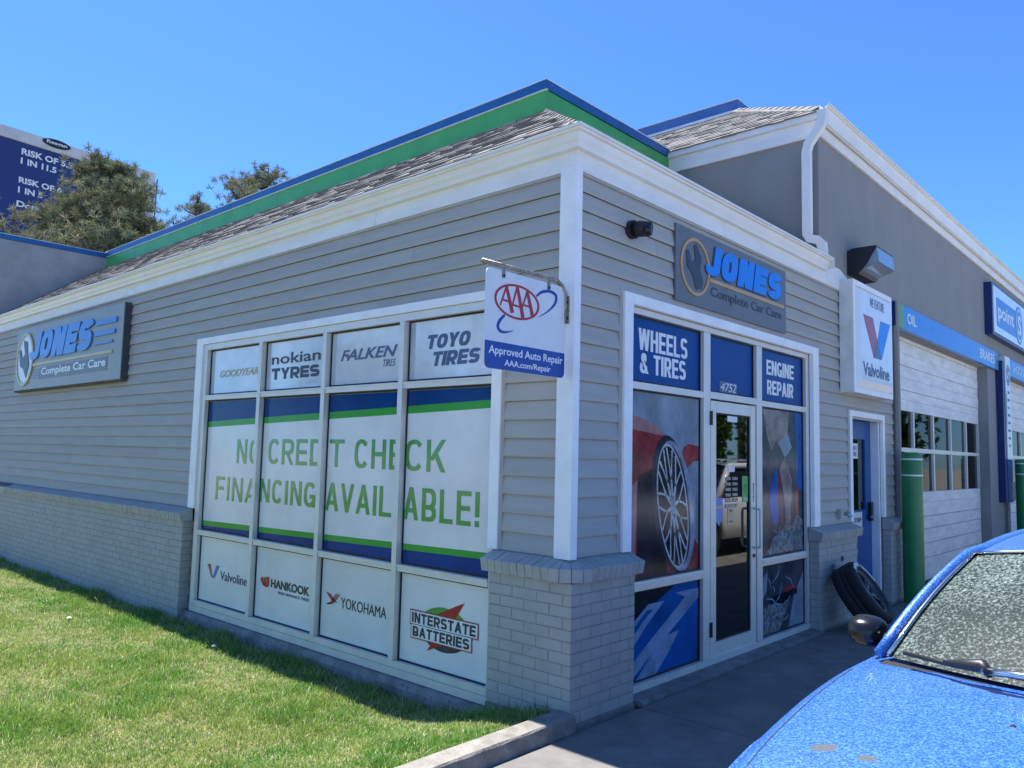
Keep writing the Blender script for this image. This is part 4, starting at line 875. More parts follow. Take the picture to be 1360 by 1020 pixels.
# overhead doors
def bay(y0, y1, nm, first):
    d = rect(FR, y0, 0.0, y1, .10, -.20, -.155, 'bay_door', 'bay', B2)
    zs = [.103, .30, .50, .695, .865, 1.062]
    for a, b in zip(zs, zs[1:]): rect(FR, y0, a, y1, b-.008, -.20, -.15, 'door_panel', 'bay', d)
    zs = [2.42, 2.545, 2.71, 2.87, 3.03, 3.19, 3.35]
    for a, b in zip(zs, zs[1:]): rect(FR, y0, a, y1, b-.006, -.20, -.15+(.006 if int(a*10) % 3 else 0), 'door_panel', 'bay', d)
    rect(FR, y0, 1.057, y1, 1.195, -.20, -.15, 'door_panel', 'bay', d); rect(FR, y0, 1.735, y1, 1.785, -.20, -.145, 'window_rail', 'alum', d); rect(FR, y0, 2.275, y1, 2.417, -.20, -.15, 'door_panel', 'bay', d)
    for (za, zb) in ((1.198, 1.732), (1.788, 2.272)):
        u = y0; k = 0
        stiles = [y0, y0+.16]+[y0+.97*i+.09 for i in range(1, int((y1-y0)/.97)+1)]
        stiles = [y0+.0]+[y0+.07+.955*i for i in range(1, 5)]+[y1-.06]
        for s in stiles: rect(FR, s, za, s+.055, zb, -.20, -.145, 'window_stile', 'alum', d)
        for s, e in zip(stiles, stiles[1:]): rect(FR, s+.057, za, e-.002, zb, -.185, -.178, 'pane', 'glassd', d)
    rect(FR, y0, .0, y1, .0+.004, -.15, -.1, 'door_seal', 'black', d)
bay(6.62, 11.41, '', True); bay(13.02, 17.79, '', False); bay(19.52, 24.28, '', False)
# things in the bays seen through the panes
for (x, y, mm) in ((-2.2, 10.0, 'doorblue'), (-2.5, 12.2, 'bollard')): MB().box(x-.05, x+.15, y, y+.5, 0, 3.0).build('lift_post', mm, B2)

# ================================================================== SIGNS
def wrench(F, cx, cz, w_, h_, n, P, mm='wrench', flip=1):
    pts = [(-.18, .42), (-.06, .40), (-.02, .12), (.12, .22), (.06, .50), (.18, .50), (.36, .20), (.26, -.02), (.40, -.22), (.34, -.52), (.12, -.58), (-.08, -.28), (-.10, -.06), (-.34, .14), (-.36, .36), (-.30, .36)]
    poly(F, [(cx+a*w_*flip, cz+b*h_) for a, b in pts], n, n+.006, 'wrench_emblem', mm, P)
sg = thing('wall_sign', (-8.7, -.1, 2.35), 'boxed grey shop sign with raised blue letters and white wrench roundel on long wall', 'sign')
rect(FL, -10.70, 2.355, -6.71, 3.275, .03, .10, 'sign_face', 'signgrey', sg); rect(FL, -6.708, 2.352, -6.690, 3.278, .012, .098, 'sign_side', 'sbox', sg); rect(FL, -10.70, 2.33, -6.70, 2.353, .02, .095, 'sign_side', 'pole', sg); rect(FL, -10.2, 2.4, -7.2, 3.2, .008, .03, 'sign_bracket', 'steel', sg)
poly(FL, ell(-10.255, 2.81, .36, .375), .101, .106, 'roundel', 'let_w', sg); ring(FL, (-10.255, 2.81), (.385, .40), (.335, .355), .103, .118, 'roundel_ring', 'gold', sg)
poly(FL, [(-10.35, 3.10), (-10.20, 3.07), (-10.13, 2.90), (-10.04, 2.715), (-10.15, 2.53), (-10.29, 2.67), (-10.44, 2.71), (-10.53, 2.94), (-10.47, 2.97), (-10.36, 2.82), (-10.25, 2.89), (-10.32, 3.02)], .107, .114, 'wrench_emblem', 'wrench', sg)
btext('JONES', FL, (-10.03, 2.775, -7.55, 3.172), .101, 'lblue', sg, .18, .115, gap=.07, shear=.35, thick=.022)
for (a, z0, b, z1) in ((-7.51, 3.058, -6.88, 3.12), (-7.545, 2.925, -6.915, 2.977), (-7.58, 2.816, -6.98, 2.843)): rect(FL, a, z0, b, z1, .101, .118, 'speed_line', 'lblue', sg)
rect(FL, -9.90, 2.685, -6.98, 2.725, .101, .112, 'underline', 'gold', sg); rect(FL, -9.55, 2.482, -7.12, 2.652, .101, .104, 'slogan_panel', 'signgrey2', sg)
text('Complete Car Care', FL, (-9.49, 2.505, -7.165, 2.64), .1045, 'let_w', sg, bold=.02)
for i in range(4): rect(FL, -9.85, 2.50+i*.038, -9.565, 2.512+i*.038, .101, .106, 'speed_line', 'let_n', sg)
sg = thing('wall_sign', (.03, 2.1, 2.73), 'flat dark grey repair shop sign with bright blue letters above the entrance', 'sign')
rect(FR, 1.165, 2.735, 3.11, 3.31, .019, .034, 'sign_face', 'signgrey2', sg)
ring(FR, (1.45, 3.03), (.222, .222), (.197, .197), .035, .041, 'roundel_ring', 'gold2', sg)
poly(FR, [(1.312, 3.13), (1.348, 3.145), (1.39, 3.06), (1.452, 3.085), (1.423, 3.19), (1.461, 3.21), (1.54, 3.12), (1.52, 3.02), (1.572, 2.93), (1.55, 2.88), (1.463, 2.855), (1.405, 2.96), (1.325, 3.017)], .035, .039, 'wrench_emblem', 'wrench', sg)
btext('JONES', FR, (1.578, 3.0, 3.045, 3.255), .035, 'wrench', sg, .128, .088, gap=.05, shear=.25, thick=.003); btext('JONES', FR, (1.59, 3.01, 3.03, 3.252), .039, 'lblue2', sg, .112, .074, gap=.07, shear=.25, thick=.004)
rect(FR, 1.655, 2.955, 3.055, 2.985, .035, .041, 'underline', 'gold2', sg); text('Complete Car Care', FR, (1.69, 2.825, 3.015, 2.925), .035, 'wrench', sg, bold=.02)
# hanging double-sided motor club sign
FA = Frame((-.03, 0, 0), (0, 1, 0), (0, 0, 1))
sg = thing('hanging_sign', (-.03, -.4, 2.05), 'white and blue sign with red oval hanging from steel arm on corner post', 'sign')
def rrect(u0, v0, u1, v1, r, n=6):
    P = []
    for (cx, cy, a) in ((u1-r, v1-r, 0), (u0+r, v1-r, 90), (u0+r, v0+r, 180), (u1-r, v0+r, 270)):
        for i in range(n+1): t = R(a+90*i/n); P.append((cx+r*math.cos(t), cy+r*math.sin(t)))
    return P
poly(FA, rrect(-.757, 2.048, -.052, 2.615, .035), -.004, .004, 'sign_panel', 'signw', sg)
poly(FA, [p for p in rrect(-.757, 2.048, -.052, 2.615, .035) if p[1] < 2.2]+[(-.052, 2.202), (-.757, 2.202)], .0042, .0055, 'sign_band', 'aaablue', sg)
ring(FA, (-.495, 2.452), (.195, .102), (.178, .089), .0042, .0062, 'oval_emblem', 'red', sg)
mb = MB()
for cx_, hz, bz in ((-.592, 2.528, 2.383), (-.500, 2.545, 2.366), (-.412, 2.530, 2.380)):
    strip(FA, [(cx_-.048, bz+.03), (cx_, hz)], [.010, .014], .0042, .0062, mb); strip(FA, [(cx_, hz), (cx_+.055, bz)], [.022, .030], .0044, .0064, mb); strip(FA, [(cx_-.04, bz+.065), (cx_+.04, bz+.06)], .012, .0043, .0063, mb)
mb.build('oval_letters', 'red', sg)
mb = MB()
def sm(pts, wd, n=6):
    T_ = [(i, p[0], p[1], q) for i, (p, q) in enumerate(zip(pts, wd))]; o = [smooth_tab(T_, i/n) for i in range((len(pts)-1)*n+1)]
    return [(a[1], a[2]) for a in o], [a[3] for a in o]
strip(FA, *sm([(-.330, 2.515), (-.28, 2.548), (-.21, 2.565), (-.155, 2.556), (-.142, 2.53), (-.16, 2.49), (-.22, 2.44), (-.305, 2.392)], [.012, .017, .018, .022, .024, .018, .010, .003]), .0042, .0056, mb)
strip(FA, *sm([(-.600, 2.362), (-.64, 2.325), (-.655, 2.288), (-.63, 2.264), (-.58, 2.266), (-.525, 2.282)], [.014, .020, .022, .018, .010, .003]), .0042, .0056, mb); mb.build('swoosh_emblem', 'aaablue', sg)
text('Approved Auto Repair', FA, (-.725, 2.118, -.072, 2.178), .0057, 'let_w', sg, thick=.0006, bold=.015); text('AAA.com/Repair', FA, (-.594, 2.062, -.185, 2.108), .0057, 'let_w', sg, thick=.0006, bold=.015)
mb = MB(); mb.tube([(-.03, -.79, 2.640), (-.03, -.22, 2.648), (-.03, -.13, 2.645), (-.03, -.08, 2.62), (-.03, -.055, 2.58), (-.03, -.047, 2.53), (-.03, -.047, 2.40)], .0135, 10); mb.build('bracket_arm', 'steel', sg, smooth=True)
MB().box(-.055, -.005, -.043, -.036, 2.39, 2.56).build('bracket_plate', 'steel', sg)
for z in (2.42, 2.52): MB().tube([(-.046, -.048, z), (-.046, -.034, z)], .006, 6).build('bolt', 'blacks', sg); MB().tube([(-.012, -.048, z), (-.012, -.034, z)], .006, 6).build('bolt', 'blacks', sg)
for y in (-.62, -.217): MB().box(-.026, -.020, y-.011, y+.011, 2.572, 2.655).build('hanger', 'steel', sg); MB().tube([(-.020, y, 2.585), (-.014, y, 2.585)], .007, 8).build('bolt', 'blacks', sg)
# oil brand lightbox
sg = thing('lightbox_sign', (.1, 5.1, 2.3), 'white vertical lightbox sign with red and blue V emblem between entrance and bay doors', 'sign')
rect(FR, 4.49, 2.30, 5.75, 3.485, .022, .150, 'cabinet', 'capwhite', sg)
mb = MB()
for q in ((4.49, 2.30, 5.75, 2.36), (4.49, 3.43, 5.75, 3.485), (4.49, 2.36, 4.545, 3.43), (5.70, 2.36, 5.75, 3.43)): rect(FR, *q, .151, .166, '', '', None, mb=mb)
mb.build('cabinet_rim', 'trim', sg)
a, b = (4.55, 2.365, 5.695, 3.425), (4.66, 2.44, 5.66, 3.40)
v = [FR.p(a[0], a[1], .152), FR.p(a[2], a[1], .152), FR.p(a[2], a[3], .152), FR.p(a[0], a[3], .152), FR.p(b[0], b[1], .185), FR.p(b[2], b[1], .185), FR.p(b[2], b[3], .185), FR.p(b[0], b[3], .185)]
mesh_obj('sign_face', v, [(4, 5, 6, 7), (0, 1, 5, 4), (1, 2, 6, 5), (2, 3, 7, 6), (3, 0, 4, 7)], 'lightw', sg)
FV = Frame((.186, 0, 0), (0, 1, 0), (0, 0, 1))
text('WE FEATURE', FV, (4.94, 3.255, 5.41, 3.355), 0, 'let_n', sg, bold=.0, thick=.001)
poly(FV, [(4.72, 3.145), (5.03, 3.145), (5.29, 2.71), (5.04, 2.71)], 0, .001, 'emblem', 'red2', sg); poly(FV, [(5.29, 3.145), (5.61, 3.145), (5.30, 2.71), (5.17, 2.90)], .0012, .002, 'emblem', 'lblue2', sg); poly(FV, [(5.17, 2.90), (5.29, 2.71), (5.04, 2.71), (5.10, 2.82)], .0022, .003, 'emblem', 'let_s', sg)
text('Valvoline', FV, (4.70, 2.495, 5.56, 2.64), 0, 'let_n', sg, bold=.025, thick=.001)
# long blue band over the bays
sg = thing('band_sign', (.04, 12, 3.25), 'long blue fascia band lettered with services above the bay doors', 'sign')
rect(FR, 6.26, 3.245, 12.03, 3.545, .002, .06, 'band_panel', 'bandblue', sg); rect(FR, 12.03+.62, 3.245, 20, 3.545, .002, .06, 'band_panel', 'bandblue', sg)
rect(FR, 6.24, 3.245, 6.258, 3.545, .002, .062, 'band_end', 'navy', sg)
poly(FR, [(6.30, 3.247), (6.38, 3.247), (6.33, 3.543), (6.28, 3.543)], .0605, .062, 'band_stripe', 'lblue', sg)
poly(FR, [(6.40, 3.247), (6.62, 3.247), (6.58, 3.543), (6.35, 3.543)], .0605, .062, 'band_stripe', 'lime', sg); poly(FR, [(11.72, 3.247), (12.02, 3.247), (12.02, 3.543), (11.8, 3.543)], .0605, .062, 'band_stripe', 'teal', sg); poly(FR, [(12.66, 3.247), (13.0, 3.247), (12.9, 3.543), (12.66, 3.543)], .0605, .062, 'band_stripe', 'teal', sg)
text('OIL', FR, (6.73, 3.335, 7.11, 3.473), .061, 'let_w', sg, bold=.02); text('BRAKES', FR, (10.63, 3.325, 11.70, 3.485), .061, 'let_w', sg, bold=.01); text('SHOCKS', FR, (13.25, 3.325, 14.3, 3.485), .061, 'let_w', sg)
# tyre dealer lightbox
sg = thing('lightbox_sign', (.07, 12.7, 3.8), 'navy edged white lightbox with blue dealer lettering high on the garage wall', 'sign')
rect(FR, 11.33, 3.80, 14.9, 4.70, .0015, .118, 'cabinet', 'navy', sg); rect(FR, 11.39, 3.85, 14.84, 4.65, .119, .133, 'sign_face', 'lightw', sg)
poly(FR, rrect(11.60, 3.97, 13.35, 4.48, .06), .1335, .136, 'logo_panel', 'lblue', sg); poly(FR, ell(13.55, 4.24, .34, .36), .1365, .138, 'logo_disc', 'lblue', sg)
ring(FR, (13.55, 4.24), (.30, .31), (.27, .28), .1385, .14, 'logo_ring', 'let_w', sg)
text('point', FR, (11.70, 4.05, 13.05, 4.38), .1365, 'let_w', sg, bold=.02); text('S', FR, (13.40, 4.05, 13.72, 4.43), .1385, 'let_w', sg, bold=.03)
# vertical blade sign on the pier between bays
sg = thing('pier_sign', (.06, 12.3, .95), 'narrow vertical white sign with small round logo on pier between bay doors', 'sign')
rect(FR, 12.05, .95, 12.20, 3.42, .002, .11, 'sign_side', 'navy', sg); rect(FR, 12.205, 1.70, 12.62, 3.52, .002, .125, 'sign_panel', 'signw', sg); rect(FR, 12.205, .95, 12.62, 1.695, .002, .12, 'sign_panel', 'doorblue', sg)
poly(FR, [(12.21, 2.85), (12.27, 2.85), (12.23, 2.3), (12.21, 2.2)], .1255, .127, 'sign_stripe', 'lime', sg); rect(FR, 12.21, 2.30, 12.24, 2.85, .1275, .128, 'sign_stripe', 'lime', sg)
ring(FR, (12.43, 3.19), (.155, .19), (.125, .155), .1255, .127, 'logo_ring', 'let_n', sg); text('S', FR, (12.34, 3.05, 12.52, 3.33), .1255, 'let_n', sg, bold=.03)
for i, s in enumerate(('TIRES', 'BRAKES', 'OIL', 'SHOCKS', 'ALIGN', 'BATTERY', 'ENGINE', 'A/C')): text(s, FR, (12.32, 2.86-i*.135, 12.50, 2.905-i*.135), .1255, 'let_n', sg)
MB().box(.0, .16, 12.35, 12.62, .98, 1.30).build('meter_box', 'stucco', B2); MB().tube([(.05, 12.5, 0), (.05, 12.5, .97)], .03, 8).build('conduit', 'stucco', B2)
# ================================================================== FITTINGS ON THE WALLS
sc_ = thing('security_camera', (.08, .62, 3.1), 'small black dome security camera on the siding left of the entrance sign', 'camera')
MB().tube([(.015, .60, 3.125), (.05, .60, 3.125)], .065, 18).build('mount_plate', 'black', sc_); MB().tube([(.05, .60, 3.125), (.09, .605, 3.122), (.15, .62, 3.115), (.165, .625, 3.113)], [.052, .056, .05, .045], 16).build('camera_body', 'black', sc_, smooth=True)
MB().tube([(.14, .595, 3.105), (.165, .595, 3.10), (.18, .595, 3.098)], [.036, .032, .012], 14).build('camera_lens', 'blacks', sc_, smooth=True)
wl = thing('wall_light', (.2, 5.0, 3.55), 'black wall pack flood light with clear lens on the stucco above the lightbox', 'light')
yA, yB = 4.80, 5.35
v = []; 
for y in (yA, yB): v += [(.002, y, 3.60), (.002, y, 3.86), (.05, y, 3.885), (.30, y, 3.885), (.31, y, 3.87), (.20, y, 3.70), (.12, y, 3.60)]
mesh_obj('housing', v, [tuple(range(7)), tuple(range(7, 14))[::-1]]+[(i, (i+1) % 7, (i+1) % 7+7, i+7) for i in range(7)], 'black', wl)
v = []
for y in (yA+.01, yB-.01): v += [(.305, y, 3.868), (.33, y, 3.70), (.15, y, 3.635), (.205, y, 3.698)]
mesh_obj('lens', v, [(0, 1, 2, 3), (7, 6, 5, 4)]+[(i, (i+1) % 4, (i+1) % 4+4, i+4) for i in range(4)], 'lens', wl)
MB().tube([(.10, yA+.12, 3.88), (.10, yA+.12, 3.91)], .022, 10).build('photocell', 'black', wl)
# ================================================================== BOLLARDS
def bollard(loc, label):
    t = thing('bollard', loc, label, 'bollard', 'green bollards in front of the bay doors'); x, y, z = loc
    MB().tube([(x, y, 0), (x, y, 1.66), (x, y, 1.69), (x, y, 1.71)], [.112, .112, .108, .07], 28).build('post_sleeve', 'bollard', t, smooth=False)
    for zz in (1.63, 1.445): MB().tube([(x, y, zz-.009), (x, y, zz+.009)], .114, 28).build('reflective_band', 'let_w', t)
    return t
b1 = bollard((.25, 6.10, 0), 'dark green bollard with two white bands beside the blue service door')
b2 = copy_tree(b1, None, (.0, 6.6, 0)); b2['label'] = 'farther green bollard by the pier between bays, at the right edge'
# ================================================================== LEANING TYRE
def lathe(prof, n, axis_o, A, U):
    A = Vector(A).normalized(); U = Vector(U); U = (U-A*U.dot(A)).normalized(); W_ = A.cross(U); v = []; f = []; k = len(prof)
    for i in range(n):
        t = 2*math.pi*i/n; d = U*math.cos(t)+W_*math.sin(t)
        for (r, h) in prof: v.append(tuple(Vector(axis_o)+d*r+A*h))
    for i in range(n):
        j = (i+1) % n
        for q in range(k-1): f.append((i*k+q, j*k+q, j*k+q+1, i*k+q+1))
    return v, f
def wheel(c, A, r, wd, parent, rimm='rims', nsp=5, nm='wheel'):
    A = Vector(A).normalized(); U = Vector((0, 0, 1)) if abs(A.z) < .9 else Vector((1, 0, 0)); h = wd/2; ri = r*.66
    tp = [(ri, -h*.8), (ri+.02, -h*.95), (r*.85, -h*1.03), (r*.95, -h*.95), (r*.985, -h*.78), (r, -h*.6), (r, -h*.22), (r*.985, -h*.2), (r*.985, -h*.15), (r, -h*.13), (r, h*.13), (r*.985, h*.15), (r*.985, h*.2), (r, h*.22), (r, h*.6), (r*.985, h*.78), (r*.95, h*.95), (r*.85, h*1.03), (ri+.02, h*.95), (ri, h*.8)]
    v, f = lathe(tp, 40, c, A, U); ty = mesh_obj('tyre', v, f, 'rubber', parent, smooth=True)
    v, f = lathe([(ri, -h*.8), (ri*.93, -h*.7), (ri*.90, h*.5), (ri*.96, h*.72), (ri+.004, h*.84), (ri+.008, h*.78)], 36, c, A, U); rm = mesh_obj('rim', v, f, rimm, ty if parent is None else parent, smooth=True)
    mb = MB(); Un = (U-A*U.dot(A)).normalized(); Wn = A.cross(Un); c = Vector(c)
    for i in range(nsp):
        for s in (-.12, .12):
            t = 2*math.pi*i/nsp; d = Un*math.cos(t)+Wn*math.sin(t); d2 = Un*math.cos(t+s)+Wn*math.sin(t+s)
            mb.tube([c+A*h*.45+d*.04, c+A*h*.55+d2*ri*.55, c+A*h*.6+d2*ri*.93], [.02, .014, .012], 6)
    mb.tube([c-A*h*.1, c+A*h*.55], .055, 14); mb.build('spokes', rimm, parent)
    return ty
ax = Vector((math.cos(R(36)), .12, math.sin(R(36))))
lt_ = thing('tyre', (.35, 4.1, 0), 'worn black car tyre on a dark rim leaning against the brick pier', 'tyre')
wheel((.37, 4.02, .325), ax, .315, .235, lt_, 'rim', 6)
# white sidewall characters
axn = ax.normalized(); Un = (Vector((0, 0, 1))-axn*axn.z).normalized(); Wn = axn.cross(Un)
mb = MB()
for i in range(16):
    t = R(-75+i*6.2+(9 if i > 7 else 0)); d = Un*math.cos(t)+Wn*math.sin(t); e = -Un*math.sin(t)+Wn*math.cos(t); c0 = Vector((.37, 4.02, .325))+axn*.1215
    q = [c0+d*.245-e*.009, c0+d*.245+e*.009, c0+d*.285+e*.009, c0+d*.285-e*.009]; mb.add([tuple(p) for p in q]+[tuple(p+axn*.003) for p in q], [(4, 5, 6, 7), (0, 1, 5, 4), (1, 2, 6, 5), (2, 3, 7, 6), (3, 0, 4, 7)])
mb.build('sidewall_lettering', 'signw', lt_)

# ================================================================== CARS
def grid(fn, nu, nv, name, m, parent, th_=0, smooth=True, **k):
    v = [tuple(fn(i/nu, j/nv)) for i in range(nu+1) for j in range(nv+1)]
    f = [(i*(nv+1)+j, (i+1)*(nv+1)+j, (i+1)*(nv+1)+j+1, i*(nv+1)+j+1) for i in range(nu) for j in range(nv)]
    return mesh_obj(name, v, f, m, parent, smooth=smooth, **k)
def interp(T, x):
    for a, b in zip(T, T[1:]):
        if x <= b[0]:
            t = (x-a[0])/(b[0]-a[0]); t = max(0, t)
            return [p+(q-p)*t for p, q in zip(a, b)]
    return list(T[-1])
def body(T, cx, parent, paint, wheels, rw, label=None):
    """T rows: y, half width, shoulder z, centre z, bottom z"""
    ys_ = np.linspace(T[0][0], T[-1][0], 90); v = []; K_ = 0
    for y in ys_:
        _, w_, zs, zc, zb = smooth_tab(T, y)
        arch = 0
        for wy in wheels:
            d = abs(y-wy)
            if d < rw+.05: arch = max(arch, math.sqrt(max(0, (rw+.05)**2-d*d))+.30-zb)
        zl = max(zb, min(zb+arch, zs-.2)) if arch > 0 else zb
        half = [(w_-.05, zl), (w_-.012, zl+.03), (w_, zl+(zs-zl)*.35), (w_-.004, zl+(zs-zl)*.65), (w_-.022, zs-.075), (w_-.045, zs-.03), (w_-.085, zs-.003), (w_-.16, zs+(zc-zs)*.22), (w_*.62, zs+(zc-zs)*.58), (w_*.3, zs+(zc-zs)*.92), (0, zc)]
        row = [(cx-a, y, b) for a, b in half]+[(cx+a, y, b) for a, b in half[-2::-1]]; K_ = len(row); v += row
    f = [(i*K_+j, i*K_+j+1, (i+1)*K_+j+1, (i+1)*K_+j) for i in range(len(ys_)-1) for j in range(K_-1)]
    f += [tuple(range(K_))[::-1], tuple((len(ys_)-1)*K_+k for k in range(K_))]
    return mesh_obj('body', v, f, paint, parent, smooth=True, label=label)
car = thing('parked_car', (2.87, 0, 0), 'bright blue compact car speckled with dried water spots, parked nose first at lower right', 'car')
CX = 2.87
T = [(-2.50, .50, .50, .54, .30), (-2.43, .70, .63, .67, .24), (-2.25, .82, .74, .785, .20), (-1.95, .885, .82, .87, .2), (-1.55, .905, .875, .93, .2), (-1.2, .90, .912, .965, .2), (-.9, .885, .925, .97, .2), (0, .87, .93, .95, .2), (1.0, .85, .94, .95, .2), (1.55, .80, .94, .98, .2), (1.85, .72, .84, .90, .25), (1.95, .6, .7, .74, .3)]
body(T, CX, car, 'dew', (-1.72, .95), .31)
for sg_ in (-1, 1):
    q_ = [smooth_tab(T, y) for y in np.linspace(-2.3, -1.16, 16)]
    MB().tube([(CX+sg_*(r_[1]-.092), r_[0], r_[2]-.0035) for r_ in q_], .0032, 6).build('bonnet_seam', 'black', car)
def Lp(a, b, t): return [p+(q-p)*t for p, q in zip(a, b)]
def WS(s, t, o=0):
    s2 = s*s; b_ = (CX+.735*s, -1.255+.20*s2, .972-.022*s2); t_ = (CX+.585*s, -.66+.11*s2, 1.305-.055*s2)
    p = Lp(b_, t_, t); bl = math.sin(math.pi*t)*.022+o; return (p[0], p[1]-bl*.5, p[2]+bl)
grid(lambda a, b: WS(-1+2*a, b), 30, 14, 'windscreen', 'wind', car)
grid(lambda a, b: (lambda p: (p[0], p[1], p[2]-.012))(Lp(WS(-1.0+2*a, 0), (CX+.75*(-1+2*a), -1.335+.235*(-1+2*a)**2, .957-.02*(-1+2*a)**2), b)), 30, 3, 'cowl', 'black', car)
def roof(a, b):
    s = -1+2*a; e = (CX+.585*s, -.66+.11*s*s, 1.305-.055*s*s); y = e[1]+b*1.95; ww = .585+.03*math.sin(b*2.6)-.05*b*b
    zc = 1.305+.045*math.sin(b*math.pi*.8)-.02*b*b; return (CX+ww*s, y, zc-(.055+.02*math.sin(b*3))*abs(s)**2.6+.0)
grid(roof, 24, 20, 'roof', 'dew', car)
for sg_ in (-1, 1):
    mb = MB(); pts = [Vector(WS(sg_*1.02, t/6, .004)) for t in range(7)]+[Vector(roof(0 if sg_ < 0 else 1, t/8)) for t in range(1, 9)]+[Vector((CX+sg_*.60, 1.45, 1.05)), Vector((CX+sg_*.68, 1.6, .94))]
    pts = [p+Vector((sg_*.008, 0, -.002)) for p in pts]; mb.tube(pts, [.019]*7+[.018]*9+[.03], 10); mb.build('roof_pillar', 'dew', car, smooth=True)
    mb = MB(); pts = [Vector(WS(sg_*.985, t/6, .008)) for t in range(7)]; mb.tube(pts, .007, 6); mb.build('windscreen_seal', 'galv', car, smooth=True)
    grid(lambda a, b: Lp((CX+sg_*.79, -1.0+a*2.55, .93), tuple(roof(0 if sg_ < 0 else 1, min(1, max(0, (a*2.55-.42)/1.95)))) if a > .165 else tuple(Lp((CX+sg_*.79, -1.02, .94), (CX+sg_*.585, -.55, 1.25), a/.165)), b), 18, 5, 'side_window', 'pr_dark', car)
    for wy in (-1.72, .95): wheel((CX+sg_*.72, wy, .30), (sg_, 0, 0), .30, .19, car)
mb = MB(); pts = [Vector(WS(-1+2*i/12, 1.0, .006)) for i in range(13)]; mb.tube(pts, .006, 6); mb.build('windscreen_seal', 'galv', car, smooth=True)
grid(lambda a, b: Lp((CX-.50+a*1.0, 1.36, 1.26), (CX-.62+a*1.24, 1.68, .96), b), 8, 4, 'rear_window', 'pr_dark', car)
# wipers, washer jet
mb = MB(); mb.tube([(CX-.66, -1.125, .985), (CX-.50, -1.205, .990), (CX-.30, -1.255, 1.0), (CX+.02, -1.28, 1.005)], .007, 8); mb.tube([(CX-.53, -1.20, .995), (CX-.42, -1.235, 1.01), (CX-.40, -1.26, .995)], [.006, .02, .012], 8); mb.build('wiper', 'black', car, smooth=True)
mb = MB(); mb.tube([(CX-.42, -1.25, 1.0), (CX-.30, -1.28, 1.012), (CX+.1, -1.305, 1.0), (CX+.45, -1.27, .995)], [.012, .008, .007, .006], 8); mb.build('wiper', 'galv', car, smooth=True)
mb = MB(); mb.tube([(CX-.1, -1.22, 1.01), (CX+.3, -1.21, 1.01), (CX+.6, -1.16, .99)], .007, 8); mb.build('wiper', 'black', car, smooth=True)
MB().add([(CX-.315, -1.50, .925), (CX-.295, -1.50, .925), (CX-.295, -1.485, .93), (CX-.315, -1.485, .93), (CX-.305, -1.49, .938)], [(0, 1, 4), (1, 2, 4), (2, 3, 4), (3, 0, 4)]).build('washer_jet', 'black', car)
# mirrors
for sg_ in (-1, 1):
    mx_, my_, mz_ = CX+sg_*.850, -.865, .985; v = []; f = []; nA, nB = 12, 18
    for i in range(nA+1):
        ph = math.pi*i/nA
        for j in range(nB):
            t = 2*math.pi*j/nB; ex = abs(math.cos(t))**.8*math.copysign(1, math.cos(t)); ez = abs(math.sin(t))**.8*math.copysign(1, math.sin(t))
            v.append((mx_+.066*ex*math.sin(ph)**.7, my_-math.cos(ph)*(.075 if ph < 1.57 else .04), mz_+.054*ez*math.sin(ph)**.7))
    f = [(i*nB+j, i*nB+(j+1) % nB, (i+1)*nB+(j+1) % nB, (i+1)*nB+j) for i in range(nA) for j in range(nB)]
    mr = mesh_obj('mirror', v, f, 'mirror_shell' if False else 'blacks', car, smooth=True); MB().tube([(mx_-sg_*.07, my_+.01, mz_-.035), (CX+sg_*.72, -.86, .945)], [.034, .04], 10).build('mirror_arm', 'signw', mr, smooth=True)
for sg_ in (-1, 1): grid(lambda a, b: (CX+sg_*(.36+.26*a), -2.475+.13*a*a-.0, .56+.11*b-.02*a), 6, 4, 'headlight', 'lens', car)
MB().box(CX-.3, CX+.3, -2.50, -2.455, .34, .46).build('grille', 'black', car)
# white utility vehicle further along the forecourt (seen mirrored in the door glass)
suv = thing('parked_car', (3.95, 9, 0), 'white estate car standing behind the blue car', 'car'); C2 = 3.95
SY = 1.3
T2 = [(5.3, .70, .60, .64, .4), (5.45, .86, .78, .82, .35), (5.9, .92, .88, .92, .3), (6.5, .95, .93, .98, .3), (7.5, .95, .96, .98, .3), (9.5, .95, .97, .98, .3), (10.1, .93, .95, .97, .35), (10.2, .9, .85, .85, .4)]
T2 = [(a+SY, *q) for a, *q in T2]
body(T2, C2, suv, 'whitepaint', (6.2+SY, 9.2+SY), .38)
grid(lambda a, b: Lp((C2-.82+1.64*a, 6.65+SY, 0.97), (C2-.70+1.4*a, 7.25+SY, 1.46), b), 8, 6, 'windscreen', 'pr_dark', suv)
grid(lambda a, b: (C2+(-1+2*a)*(.74), 7.2+SY+b*2.9, 1.52-.06*abs(-1+2*a)**3), 10, 8, 'roof', 'whitepaint', suv)
for sg_ in (-1, 1):
    MB().tube([(C2+sg_*.85, 6.62+SY, 0.96), (C2+sg_*.73, 7.22+SY, 1.46), (C2+sg_*.74, 8.5+SY, 1.48), (C2+sg_*.74, 10.05+SY, 1.46), (C2+sg_*.86, 10.1+SY, .96)], .06, 8).build('roof_pillar', 'whitepaint', suv, smooth=True)
    MB().tube([(C2+sg_*.6, 7.6+SY, 1.58), (C2+sg_*.6, 9.8+SY, 1.58)], .02, 6).build('roof_rail', 'galv', suv)
    grid(lambda a, b: Lp((C2+sg_*.87, 6.8+SY+a*3.2, .97), (C2+sg_*.74, 7.3+SY+a*2.7, 1.46), b), 8, 3, 'side_window', 'pr_dark', suv)
    for wy in (6.2+SY, 9.2+SY): wheel((C2+sg_*.84, wy, .37), (sg_, 0, 0), .37, .23, suv)
